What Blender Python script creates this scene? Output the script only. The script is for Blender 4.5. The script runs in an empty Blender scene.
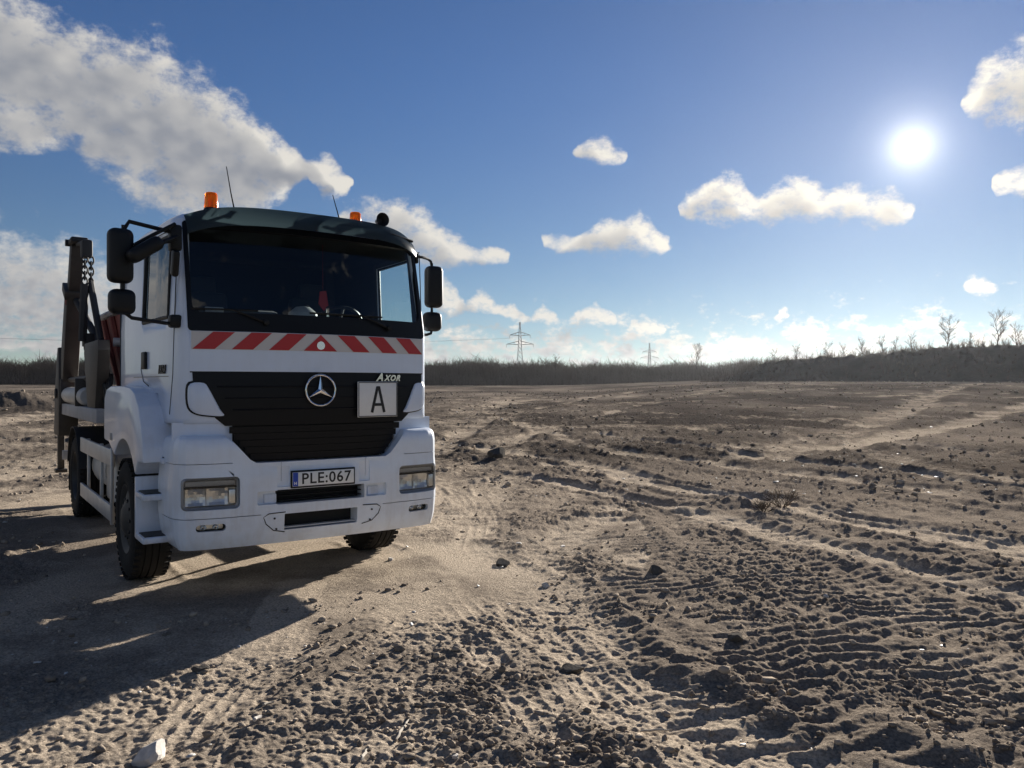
# Skip loader truck on a churned dirt field, low winter sun ahead of the camera.
import bpy, math, random
import numpy as np
from mathutils import Vector, Matrix

R = math.radians
PI = math.pi
sc = bpy.context.scene
col = sc.collection

# ------------------------------------------------------------------ camera
F_PX, HORIZON, EYE = 800.0, 385.0, 1.67
cam_d = bpy.data.cameras.new('camera')
cam_d.sensor_width = 36.0
cam_d.lens = F_PX / 1024 * 36.0
cam_d.clip_start = 0.05
cam_d.clip_end = 9000
cam = bpy.data.objects.new('camera', cam_d)
col.objects.link(cam)
cam.location = (0, 0, EYE)
cam.rotation_euler = (R(90.07), 0, 0)
sc.camera = cam

# ------------------------------------------------------------------ light
SUN_AZ, SUN_EL = math.atan2(400, 800), math.atan2(239, math.hypot(400, 800))
SUN_DIR = Vector((math.sin(SUN_AZ) * math.cos(SUN_EL), math.cos(SUN_AZ) * math.cos(SUN_EL), math.sin(SUN_EL)))
sun_d = bpy.data.lights.new('sun', 'SUN')
sun_d.energy = 5.0
sun_d.angle = R(0.6)
sun_d.color = (1.0, 0.93, 0.84)
sun = bpy.data.objects.new('sun', sun_d)
col.objects.link(sun)
sun.rotation_euler = (-SUN_DIR).to_track_quat('-Z', 'Y').to_euler()

sc.view_settings.view_transform = 'Standard'
sc.view_settings.look = 'None'
sc.view_settings.gamma = 1.0
sc.view_settings.use_curve_mapping = False
sc.view_settings.exposure = 1.2
SKY = 0.05

world = bpy.data.worlds.new('World')
sc.world = world
world.use_nodes = True


class NT:
    """small helper to write node trees"""
    def __init__(self, tree):
        self.t = tree
        self.n = tree.nodes
        self.l = tree.links

    def put(self, sock, v):
        if isinstance(v, bpy.types.NodeSocket):
            self.l.new(v, sock)
        elif v is not None:
            sock.default_value = v

    def node(self, kind, ins=None, out=0, **props):
        nd = self.n.new(kind)
        for k, v in props.items():
            setattr(nd, k, v)
        for k, v in (ins or {}).items():
            self.put(nd.inputs[k], v)
        return nd.outputs[out]

    def m(self, op, a, b=None, c=None, clamp=False):
        nd = self.n.new('ShaderNodeMath')
        nd.operation = op
        nd.use_clamp = clamp
        for i, v in enumerate((a, b, c)):
            if v is not None:
                self.put(nd.inputs[i], v)
        return nd.outputs[0]

    def vm(self, op, a, b=None, out=0, s=None):
        nd = self.n.new('ShaderNodeVectorMath')
        nd.operation = op
        self.put(nd.inputs[0], a)
        if b is not None:
            self.put(nd.inputs[1], b)
        if s is not None:
            self.put(nd.inputs['Scale'], s)
        return nd.outputs[out]

    def mix(self, f, a, b, blend='MIX'):
        nd = self.n.new('ShaderNodeMix')
        nd.data_type = 'RGBA'
        nd.blend_type = blend
        self.put(nd.inputs[0], f)
        self.put(nd.inputs[6], a if isinstance(a, bpy.types.NodeSocket) else (*a[:3], 1))
        self.put(nd.inputs[7], b if isinstance(b, bpy.types.NodeSocket) else (*b[:3], 1))
        return nd.outputs[2]

    def step(self, x, a, b, lo=0.0, hi=1.0):
        nd = self.n.new('ShaderNodeMapRange')
        nd.interpolation_type = 'SMOOTHSTEP'
        self.put(nd.inputs[0], x)
        for i, v in enumerate((a, b, lo, hi)):
            self.put(nd.inputs[i + 1], v)
        return nd.outputs[0]

    def noise(self, vec, scale, detail=4.0, rough=0.55, dist=0.0, out=0):
        return self.node('ShaderNodeTexNoise', {'Vector': vec, 'Scale': scale, 'Detail': detail, 'Roughness': rough,
                                                'Distortion': dist}, out)


def build_sky():
    """Nishita sky plus cumulus, laid out by compass bearing and elevation all round."""
    t = NT(world.node_tree)
    t.n.clear()
    d = t.node('ShaderNodeTexCoord', out=0)          # generated = direction
    d = t.vm('NORMALIZE', d)
    xyz = t.n.new('ShaderNodeSeparateXYZ'); t.l.new(d, xyz.inputs[0])
    az = t.m('ARCTAN2', xyz.outputs[0], xyz.outputs[1])
    el = t.m('ARCSINE', xyz.outputs[2])
    sky = t.node('ShaderNodeTexSky', sky_type='NISHITA', sun_disc=False, sun_elevation=SUN_EL, sun_rotation=SUN_AZ,
                 altitude=100.0, air_density=0.7, dust_density=0.0, ozone_density=2.0)
    sky = t.vm('MULTIPLY', sky, t.mix(t.step(el, .02, .42), (.565, .57, .555), (.475, .61, .79)))         # set for the camera's exposure of the sky
    uv = t.node('ShaderNodeCombineXYZ', {0: az, 1: el, 2: 0.0})

    def ang(px, py):
        a = math.atan2(px - 512, F_PX)
        e = math.atan2((HORIZON - py) * math.cos(a), F_PX)
        return a, e

    # cloud banks as bands: stops of (px, py, half height px) turned into bearing, elevation and half height
    bands = [
        [(-60, 48, 66), (0, 54, 54), (60, 74, 48), (100, 104, 60), (150, 130, 76), (200, 150, 68), (250, 168, 52), (280, 170, 32),
         (298, 168, 14), (306, 170, 8), (325, 178, 20), (342, 182, 15), (356, 184, 0), (1090, 184, 0)],
        [(-60, 126, 26), (0, 128, 24), (50, 130, 22), (76, 132, 10), (88, 132, 0), (328, 225, 0), (345, 226, 18), (385, 228, 30),
         (420, 236, 30), (450, 250, 18), (470, 254, 10), (508, 258, 6), (518, 258, 0), (538, 242, 0), (552, 242, 10), (578, 243, 8), (600, 238, 15),
         (640, 234, 20), (664, 243, 10), (680, 245, 0), (990, 184, 0), (1000, 184, 10), (1035, 182, 16), (1090, 182, 12)],
        [(-60, 152, 0), (566, 152, 0), (578, 152, 6), (602, 149, 14), (622, 154, 6), (634, 155, 0), (672, 208, 0), (684, 208, 10),
         (705, 204, 18), (733, 198, 25), (752, 208, 11), (770, 206, 15), (800, 196, 24), (826, 206, 16), (858, 203, 20), (895, 209, 17), (918, 213, 4), (924, 213, 0),
         (952, 105, 0), (966, 104, 10), (985, 92, 30), (1024, 85, 42), (1090, 85, 44)],
        [(-60, 296, 70), (0, 292, 62), (60, 300, 58), (120, 316, 52), (180, 326, 32), (215, 334, 10), (232, 338, 0), (424, 298, 0), (445, 297, 20),
         (468, 306, 6), (484, 299, 13), (496, 308, 5), (512, 312, 11), (528, 318, 4), (545, 312, 10), (562, 322, 3), (596, 315, 13), (618, 322, 3), (652, 327, 11),
         (676, 328, 2), (684, 328, 0), (742, 321, 0), (748, 321, 4), (764, 318, 0), (780, 315, 9), (792, 315, 0), (952, 290, 0),
         (978, 286, 11), (1004, 290, 2), (1008, 290, 0), (1090, 290, 0)],
    ]
    AZ0, AZ1 = ang(-60, 100)[0], ang(1090, 100)[0]

    def density(P, a_, v, fine):
        wn = t.noise(P, 30.0, 2.0, 0.5, out=1)
        W = t.vm('ADD', P, t.vm('MULTIPLY', t.vm('SUBTRACT', wn, (.5, .5, .5)), (.026, .016, 0)))
        ws = t.n.new('ShaderNodeSeparateXYZ'); t.l.new(W, ws.inputs[0])
        fac = t.node('ShaderNodeMapRange', {0: ws.outputs[0], 1: AZ0, 2: AZ1, 3: 0.0, 4: 1.0})
        body = None
        for bi, stops in enumerate(bands):
            nd = t.n.new('ShaderNodeValToRGB')
            t.put(nd.inputs[0], fac)
            els = nd.color_ramp.elements
            for i, (px, py, hp) in enumerate(stops):
                aa, ee = ang(px, py)
                pos = min(max((aa - AZ0) / (AZ1 - AZ0), 0), 1)
                e_ = els[i] if i < 2 else els.new(pos)
                e_.position = pos
            for e_, (px, py, hp) in zip(els, stops):
                aa, ee = ang(px, py)
                e_.color = (ee, max(hp, .2) / F_PX * math.cos(aa), 0, 1)
            rg = t.n.new('ShaderNodeSeparateColor'); t.l.new(nd.outputs[0], rg.inputs[0])
            r = t.m('DIVIDE', t.m('SUBTRACT', ws.outputs[1], rg.outputs[0]), t.m('MULTIPLY', rg.outputs[1], 1.15))
            b_ = t.m('SUBTRACT', t.step(rg.outputs[1], 0.5 / F_PX, 6.0 / F_PX, -2.0, 1.0), t.m('MULTIPLY', r, r))
            if bi == 0: b_ = t.m('MULTIPLY', b_, 1.35)
            body = b_ if body is None else t.m('MAXIMUM', body, b_)
        # the same kind of sky carries on round the rest of the compass: scattered cumulus
        on = t.noise(t.vm('MULTIPLY', P, (1.0, 1.8, 1)), 5.0, 2.0, 0.5)
        rest = t.m('SUBTRACT', t.m('MULTIPLY', t.m('SUBTRACT', on, 0.64), 11.0),
                   t.step(t.m('ABSOLUTE', t.m('SUBTRACT', a_, .5 * (AZ0 + AZ1))), .72, .62, 0.0, 6.0))
        beltn = t.noise(t.vm('MULTIPLY', P, (1.0, 2.2, 1)), 24.0, 2.0, 0.5)
        belt = t.m('SUBTRACT', t.m('MULTIPLY', t.m('SUBTRACT', beltn, 0.27), 3.2),
                   t.m('MULTIPLY', t.m('ABSOLUTE', t.m('SUBTRACT', v, 0.044)), 22.0))
        body = t.m('MAXIMUM', t.m('MAXIMUM', body, -2.0), t.m('MAXIMUM', belt, t.m('MINIMUM', rest, 1.0)))
        # puffs grow finer towards the horizon
        Q = t.vm('MULTIPLY', P, (1, 1.35, 1))
        k_ = t.step(v, 0.04, 0.20)
        n0 = t.node('ShaderNodeMix', {0: k_, 2: t.noise(Q, 80.0, 1.0, 0.5), 3: t.noise(Q, 30.0, 1.5, 0.5)}, data_type='FLOAT')
        soft = t.m('ADD', body, t.m('MULTIPLY', t.m('SUBTRACT', n0, 0.52), 1.6))
        if not fine:
            return soft, soft
        n1 = t.node('ShaderNodeMix', {0: k_, 2: t.noise(Q, 80.0, fine, 0.66), 3: t.noise(Q, 30.0, fine + 1, 0.65)}, data_type='FLOAT')
        return t.m('ADD', body, t.m('MULTIPLY', t.m('SUBTRACT', n1, 0.53), 3.6)), soft

    cosang = t.vm('DOT_PRODUCT', d, tuple(SUN_DIR), out=1)
    near = t.step(cosang, 0.90, 0.998)
    dark_c = t.mix(near, (2.5, 2.65, 3.0), (3.1, 3.1, 3.2))
    lit_c = t.mix(near, (6.6, 6.35, 5.85), (8.8, 8.2, 7.1))
    # the sun itself and the bright air round it
    ang_s = t.m('ARCCOSINE', t.m('MINIMUM', cosang, 0.9999999))
    disc = t.m('MULTIPLY', t.step(ang_s, R(0.8), R(0.45)), 60.0)
    halo = t.m('ADD', t.m('MULTIPLY', t.m('EXPONENT', t.m('MULTIPLY', ang_s, -60.0)), 15.0),
               t.m('MULTIPLY', t.m('EXPONENT', t.m('MULTIPLY', ang_s, -7.5)), 1.3))
    glow = t.m('ADD', disc, halo)
    gl = t.vm('MULTIPLY', t.node('ShaderNodeCombineXYZ', {0: glow, 1: glow, 2: glow}), (1.0, .95, .86))
    clear = t.vm('ADD', sky, gl)
    to_sun = t.vm('NORMALIZE', t.vm('SUBTRACT', (SUN_AZ, SUN_EL + 0.30, 0), uv))
    toward = t.vm('ADD', uv, t.vm('SCALE', to_sun, s=0.026))
    tv = t.n.new('ShaderNodeSeparateXYZ'); t.l.new(toward, tv.inputs[0])
    up = t.step(el, 0.0, 0.012)

    d0, s0 = density(uv, az, el, 8.0)
    d1, s1 = density(toward, tv.outputs[0], tv.outputs[1], 0)
    thin = t.step(d0, -0.25, 1.05)
    mask = t.m('MULTIPLY', t.m('POWER', thin, 1.15), up)
    lit = t.m('ADD', t.m('MULTIPLY', t.m('SUBTRACT', s0, s1), 0.50), 0.66)
    lit = t.m('SUBTRACT', lit, t.m('MULTIPLY', t.step(s0, 0.15, 1.6), 0.62))
    lit = t.m('ADD', lit, t.m('MULTIPLY', t.m('SUBTRACT', d0, s0), 0.06), clamp=True)
    out = t.mix(mask, clear, t.mix(lit, dark_c, lit_c))
    bg = t.node('ShaderNodeBackground', {'Color': out, 'Strength': SKY})
    wo = t.n.new('ShaderNodeOutputWorld')
    t.l.new(bg, wo.inputs[0])
    world.cycles.sampling_method = 'MANUAL'
    world.cycles.sample_map_resolution = 512


build_sky()
# ------------------------------------------------------------------ helpers
def mesh_from_arrays(name, V, F):
    V = np.asarray(V, dtype=np.float32)
    F = np.asarray(F, dtype=np.int32)
    k = F.shape[1]
    me = bpy.data.meshes.new(name)
    me.vertices.add(len(V)); me.vertices.foreach_set('co', V.ravel())
    me.loops.add(F.size); me.loops.foreach_set('vertex_index', F.ravel())
    me.polygons.add(len(F))
    me.polygons.foreach_set('loop_start', np.arange(0, F.size, k, dtype=np.int32))
    me.polygons.foreach_set('loop_total', np.full(len(F), k, dtype=np.int32))
    me.update(calc_edges=True)
    return me


def smooth(me, on=True):
    me.polygons.foreach_set('use_smooth', np.full(len(me.polygons), on))
    return me


def link(name, me, parent=None, mat=None, loc=None, rot=None):
    o = bpy.data.objects.new(name, me)
    col.objects.link(o)
    if parent is not None:
        o.parent = parent
    if mat is not None and me is not None and len(me.materials) == 0:
        me.materials.append(mat)
    if loc is not None: o.location = loc
    if rot is not None: o.rotation_euler = rot
    return o


def tag(o, label=None, cat=None, group=None, kind=None):
    for k, v in (('label', label), ('category', cat), ('group', group), ('kind', kind)):
        if v: o[k] = v
    return o


def material(name, build):
    m = bpy.data.materials.new(name)
    m.use_nodes = True
    t = NT(m.node_tree)
    t.n.clear()
    out = t.n.new('ShaderNodeOutputMaterial')
    build(t, out)
    return m


def pbsdf(t, out, **k):
    nd = t.n.new('ShaderNodeBsdfPrincipled')
    names = dict(color='Base Color', rough='Roughness', metal='Metallic', spec='Specular IOR Level', normal='Normal', coat='Coat Weight',
                 coat_rough='Coat Roughness', trans='Transmission Weight', alpha='Alpha', ior='IOR', emit='Emission Color', power='Emission Strength',
                 sub='Subsurface Weight')
    for a, v in k.items():
        s = nd.inputs[names[a]]
        if isinstance(v, tuple) and len(v) == 3 and s.type == 'RGBA': v = (*v, 1)
        t.put(s, v)
    t.l.new(nd.outputs[0], out.inputs[0])
    return nd


# gradient noise on arrays
_rs = np.random.RandomState(5)
_perm = np.concatenate([_rs.permutation(256)] * 3).astype(np.int32)
_ga = _rs.rand(256) * 2 * np.pi
_gx, _gy = np.cos(_ga), np.sin(_ga)


def perlin(x, y, seed=0):
    x = x + seed * 17.31; y = y + seed * 9.73
    xi = np.floor(x).astype(np.int64); yi = np.floor(y).astype(np.int64)
    xf = x - xi; yf = y - yi
    xi &= 255; yi &= 255
    u = xf * xf * xf * (xf * (xf * 6 - 15) + 10); v = yf * yf * yf * (yf * (yf * 6 - 15) + 10)
    def g(ix, iy, dx, dy):
        h = _perm[_perm[ix & 255] + (iy & 255)]
        return _gx[h] * dx + _gy[h] * dy
    a = g(xi, yi, xf, yf); b = g(xi + 1, yi, xf - 1, yf)
    c = g(xi, yi + 1, xf, yf - 1); d = g(xi + 1, yi + 1, xf - 1, yf - 1)
    return ((a + u * (b - a)) + v * ((c + u * (d - c)) - (a + u * (b - a)))) * 1.5


def sst(x, a, b):
    t = np.clip((x - a) / (b - a), 0, 1)
    return t * t * (3 - 2 * t)


# ------------------------------------------------------------------ the field
def gpt(u, v):
    """photograph pixel -> point of the level ground"""
    d = F_PX * EYE / (v - HORIZON)
    return ((u - 512) / F_PX * d, d)


def poly(pts):
    return np.array([gpt(*p) for p in pts])


def poly_dist(x, y, P):
    """distance to a polyline, distance along it, signed side"""
    best = np.full(x.shape, 1e9); along = np.zeros(x.shape); side = np.zeros(x.shape)
    s0 = 0.0
    for (ax, ay), (bx, by) in zip(P[:-1], P[1:]):
        dx, dy = bx - ax, by - ay
        ln = math.hypot(dx, dy)
        t = np.clip(((x - ax) * dx + (y - ay) * dy) / (ln * ln), 0, 1)
        ex, ey = x - (ax + t * dx), y - (ay + t * dy)
        d = np.hypot(ex, ey)
        m = d < best
        best[m] = d[m]; along[m] = (s0 + t * ln)[m]; side[m] = ((dx * ey - dy * ex) / ln)[m]
        s0 += ln
    return best, along, side


def spline(P, n=8):
    P = np.asarray(P); out = []
    Q = np.vstack([2 * P[0] - P[1], P, 2 * P[-1] - P[-2]])
    for i in range(1, len(Q) - 2):
        for k in range(n):
            t = k / n
            out.append(0.5 * ((2 * Q[i]) + (-Q[i - 1] + Q[i + 1]) * t + (2 * Q[i - 1] - 5 * Q[i] + 4 * Q[i + 1] - Q[i + 2]) * t * t
                              + (-Q[i - 1] + 3 * Q[i] - 3 * Q[i + 1] + Q[i + 2]) * t ** 3))
    out.append(Q[-2])
    return np.array(out)


TRUCK_O, TRUCK_YAW = (-1.557, 6.574), R(34.9)
# worn vehicle tracks: (polyline, half width, strength, depth)
PATHS = [
    (poly([(1100, 565), (1024, 549), (890, 528), (763, 501), (700, 492), (625, 475), (566, 458), (490, 449), (440, 441)]), 0.42, 1.0, .05),
    (poly([(1100, 518), (1024, 506), (826, 478), (700, 462), (600, 447), (540, 430), (500, 415), (470, 404)]), 0.50, .9, .06),
    (poly([(1100, 402), (1024, 411), (890, 438), (800, 452), (730, 456)]), 0.8, .9, .06),
    (poly([(1100, 396), (1010, 398), (947, 403), (880, 420), (820, 440), (760, 447)]), 1.1, .85, .06),
    (poly([(390, 548), (450, 548), (500, 575), (560, 630), (640, 690), (740, 755), (880, 840)]), 0.40, 1.0, .03),
    (poly([(600, 520), (560, 540), (540, 580), (600, 650), (690, 720), (790, 790)]), 0.33, .8, .03),
    (poly([(480, 408), (520, 402), (600, 400), (700, 396), (860, 392), (1024, 391)]), 1.8, .8, .05),
    (poly([(425, 395), (470, 392), (540, 391), (640, 389.6)]), 3.0, .9, .04),
    (poly([(440, 430), (470, 410), (520, 398), (560, 392)]), 1.6, .7, .04),
    (poly([(300, 600), (240, 650), (120, 720), (-40, 800)]), 0.55, .75, .03),
    (poly([(-200, 500), (0, 470), (60, 455), (200, 430)]), 1.6, .95, .03),
    (poly([(-200, 440), (0, 424), (100, 412), (300, 400)]), 2.0, .95, .03),
    (poly([(250, 545), (330, 545), (430, 520), (480, 470), (500, 440)]), 0.9, .8, .02),
    (poly([(470, 470), (540, 478), (640, 500), (760, 530), (900, 566), (1100, 620)]), .26, .95, .045),
    (poly([(455, 452), (540, 462), (650, 482), (780, 508), (940, 540), (1100, 575)]), .26, .9, .045),
    (poly([(520, 425), (620, 436), (740, 452), (880, 470), (1100, 498)]), .34, .95, .06),
    (poly([(480, 418), (580, 420), (720, 430), (900, 446), (1100, 462)]), .42, .95, .06),
    (poly([(560, 410), (700, 416), (860, 424), (1100, 436)]), .5, .95, .07),
    (poly([(430, 500), (470, 470), (520, 440), (600, 415), (700, 402), (850, 395)]), .40, .9, .05),
    (poly([(430, 460), (460, 435), (520, 412), (600, 400)]), .5, .9, .05),
    (poly([(700, 427), (780, 430), (850, 448), (940, 470), (1100, 490)]), .5, .7, .05),
]
# tyre prints: ribs along the way of travel
PRINTS = [
    (spline(poly([(530, 476), (575, 489), (605, 507), (622, 525), (627, 547), (612, 575)])), 0.26),
    (spline(poly([(425, 470), (455, 484), (470, 500), (478, 520), (474, 545)])), 0.26),
    (spline(poly([(430, 575), (470, 612), (510, 660), (560, 720)])), 0.24),
    (spline(poly([(560, 640), (610, 690), (680, 760), (740, 820)])), 0.24),
    (spline(poly([(300, 585), (270, 640), (200, 720), (150, 800)])), 0.24),
]
# crawler prints: bars across the way of travel
CRAWL = [
    (poly([(620, 535), (720, 610), (900, 760)]), 0.95),
    (poly([(740, 520), (880, 590), (1100, 700)]), 1.1),
    (poly([(900, 545), (1100, 610), (1250, 650)]), 0.9),
]
_c, _s = math.cos(TRUCK_YAW), math.sin(TRUCK_YAW)


def field(x, y, cellsize):
    """height and sandiness of the field at world points"""
    r = np.hypot(x, y)
    az = np.arctan2(x, y)
    near = r < 130
    xn, yn = x[near], y[near]
    wx = xn + .16 * perlin(xn * 1.1, yn * 1.1, 3) + .05 * perlin(xn * 5, yn * 5, 4)
    wy = yn + .16 * perlin(xn * 1.1, yn * 1.1, 5) + .05 * perlin(xn * 5, yn * 5, 6)
    sand = np.zeros(xn.shape); rut = np.zeros(xn.shape); berm = np.zeros(xn.shape)
    for P, w, k, dep in PATHS:
        d, al, sd = poly_dist(wx, wy, spline(P, 4))
        rough_ = .75 + .35 * perlin(al * .6, sd * 0.0 + w * 7, 8)
        m = (1 - sst(d, w * .55, w * 1.35)) * k * np.clip(rough_, 0, 1.1)
        sand = np.maximum(sand, m)
        rut = np.minimum(rut, -dep * (1 - sst(d, w * .4, w * 1.1)))
        ragged = .9 + .35 * perlin(al * .8, sd * .2, 9) + .3 * perlin(al * 4.0, sd * 2, 10)
        berm += dep * .65 * np.exp(-((d - w * 1.30) / (w * .20)) ** 2) * ragged
        berm += dep * .5 * np.exp(-((d - w * 2.1) / (w * .25)) ** 2) * np.clip(ragged - .3, 0, 1.5)
        rut = np.minimum(rut, -.25 * dep * np.abs(np.sin(sd / w * 4.2)) * (d < w))
    # loose sandy ground in patches
    pn = perlin(xn * .33, yn * .33, 11) + .6 * perlin(xn * .9, yn * .9, 12) + .35 * perlin(xn * 2.3, yn * 2.3, 13)
    patch = sst(pn, .05, .55)
    rn = np.hypot(xn, yn)
    left = 1 - sst(xn / np.maximum(yn, .5), -.12, .12)            # lighter on the truck's side of the field
    left *= 1 - .55 * sst(rn, 14, 40)
    far = sst(rn, 13, 38)
    sand = sand * (1 - .15 * far)
    sand = np.maximum(sand, patch * (.30 + .34 * left) * (1 - .7 * far))
    # worn streaks across the farther field
    sk = perlin(xn * .10 + .03 * yn, yn * .30, 19) + .55 * perlin(xn * .3, yn * .8, 46) + .3 * perlin(xn * .9, yn * 2.0, 47)
    sand = np.maximum(sand, far * sst(sk, .18, .65) * .55)
    sand = np.maximum(sand, left * np.clip(.40 + .75 * perlin(xn * .55, yn * .55, 14) + .4 * perlin(xn * 1.9, yn * 1.9, 15), 0, .8))
    # tongues of dark soil dragged over the paths
    drag = sst(perlin(xn * .45, yn * .16, 16) + .5 * perlin(xn * 1.6, yn * .7, 17) + .35 * perlin(xn * 4.5, yn * 3.5, 18), .12, .5)
    sand = sand * (1 - (.30 + .15 * sst(rn, 6, 14)) * drag)
    churn = np.clip(1 - sand, 0, 1)
    cs = cellsize[near]
    def oct_(lam, seed, ridged=False):
        n = perlin(xn / lam, yn / lam, seed)
        if ridged: n = (1 - 2.2 * np.abs(n)) * .7
        return n * (1 - .8 * sst(cs, lam * .6, lam * 2.2))
    sw = np.clip((rn - 5) / 30, 0, 1)
    h = .035 * oct_(2.7, 20) * (.4 + 3.0 * sw) + .05 * sw * oct_(6.0, 21) + .10 * sw * oct_(14, 22)
    lump = np.clip(.75 + .9 * perlin(xn * .8, yn * .8, 31), .1, 1.6)
    h += churn * lump * (.014 * oct_(.75, 23) + .011 * oct_(.34, 24, True) + .014 * oct_(.16, 25, True)
                         + .019 * oct_(.085, 26) + .017 * oct_(.045, 27) + .011 * oct_(.025, 36))
    h += (1 - churn) * (.012 * oct_(.5, 28) + .010 * oct_(.14, 29) + .011 * oct_(.07, 30) + .009 * oct_(.035, 37))
    # far churned ground: long low windrows and heaps left by machines
    h += sw * (.3 + .7 * churn) * (.05 * oct_(1.9, 33, True) + .045 * oct_(.8, 34) + .06 * oct_(.33, 35) + .055 * oct_(.17, 38))
    h += rut + berm
    # prints pressed into it
    for P, w in PRINTS:
        d, al, sd = poly_dist(xn, yn, P)
        m = (1 - sst(d, w * .85, w * 1.1)) * np.clip(.45 + 1.3 * perlin(xn * 1.7, yn * 1.7, 40) + .6 * perlin(xn * 5, yn * 5, 41), 0, 1)
        groove = np.abs(np.sin(sd / w * np.pi * 2.5)) ** .6
        lug = .5 + .5 * np.sin(al / .055 * 2 + np.sign(np.sin(sd / w * np.pi * 2.5)) * 1.6)
        h = h * (1 - .5 * m) - m * .010 * groove - m * .005 * lug + .008 * np.exp(-((d - w * 1.15) / .05) ** 2) * m
        sand = np.maximum(sand, m * .8)
    for P, w in CRAWL:
        d, al, sd = poly_dist(wx, wy, P)
        m = (1 - sst(d, w * .8, w * 1.15)) * np.clip(.62 + .9 * perlin(xn * .9, yn * .9, 42) + .8 * perlin(xn * 3.1, yn * 3.1, 45) + .6 * perlin(xn * 7, yn * 7, 48), 0, 1)
        al2 = al + .03 * perlin(xn * 3, yn * 3, 43) + .10 * perlin(xn * .8, yn * .8, 44) + sd * .25
        bar = np.abs(np.sin(al2 / .17 * np.pi)) ** 1.6
        h = h * (1 - .55 * m) + m * (.024 * bar - .011) + .016 * np.exp(-((d - w * 1.1) / .10) ** 2)
        sand = np.where(d < w, sand * (1 - .3 * m) + .18 * m, sand)
    # a ploughed-up ridge close in front, right of the middle
    d, al, sd = poly_dist(wx, wy, poly([(640, 668), (720, 690), (800, 712), (900, 735), (1060, 770)]))
    h += .045 * np.exp(-(d / .16) ** 2) * (.5 + 1.0 * perlin(al * 2.2, sd * 3, 50))
    sand -= .6 * np.exp(-(d / .25) ** 2)
    d, al, sd = poly_dist(wx, wy, poly([(690, 512), (740, 505), (800, 512)]))
    h += .055 * np.exp(-(d / .30) ** 2) * (.7 + .9 * perlin(al * 2.2, sd * 2, 51) + .5 * perlin(al * 7, sd * 6, 53))
    d, al, sd = poly_dist(wx, wy, poly([(488, 456), (505, 458), (520, 463)]))
    h += .08 * np.exp(-(d / .4) ** 2)
    # firm, level ground where the truck stands
    lx = _c * (xn - TRUCK_O[0]) + _s * (yn - TRUCK_O[1]); ly = -_s * (xn - TRUCK_O[0]) + _c * (yn - TRUCK_O[1])
    dx = np.maximum(np.abs(lx) - 1.3, 0); dy = np.maximum(np.abs(ly - 3.6) - 4.2, 0)
    tm = 1 - sst(np.hypot(dx, dy), 0.0, 1.2)
    h = h * (1 - .85 * tm)
    for wy_ in (1.325, 5.30):
        for sx in (-1, 1):
            dd = np.hypot((lx - sx * 1.08) / .30, (ly - wy_) / .40)
            k = 1 - sst(dd, .8, 1.5)
            h = h * (1 - k) - .012 * k
            h += .02 * np.exp(-((np.abs(lx - sx * 1.08) - .24) / .05) ** 2) * (1 - sst(np.abs(ly - wy_), .3, .7)) * (.6 + .6 * perlin(xn * 6, yn * 6, 52))
    H = np.zeros(x.shape); S = np.full(x.shape, .12)
    H[near] = h; S[near] = np.clip(sand, 0, 1)
    fade = 1 - sst(r, 90, 128)
    H *= fade
    S = S * fade + .12 * (1 - fade)
    # the whole field lifts gently towards its far edge
    H += 1.75 * sst(r, 45, 260) * np.clip(np.cos(az) * 1.6, 0, 1) + 1.6 * sst(az, .02, .32) * sst(r, 35, 118) * (1 - sst(az, .9, 1.6))
    # heap of dark soil left of the truck
    hx, hy = gpt(-40, 411)
    hm = np.exp(-np.abs((x - hx + 4) / 11.5) ** 3 - np.abs((y - hy - 3) / 5.5) ** 2.5)
    H += hm * (1.25 + .35 * perlin(x * .35, y * .35, 55) + .22 * perlin(x * 1.1, y * 1.1, 56) + .10 * perlin(x * 3.0, y * 3.0, 57))
    S = S * (1 - .9 * sst(hm, .1, .5))
    return H, S


def ground_height(x, y):
    a = np.atleast_1d(np.asarray(x, float)); b = np.atleast_1d(np.asarray(y, float))
    return field(a, b, np.full(a.shape, .02))[0]


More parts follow.
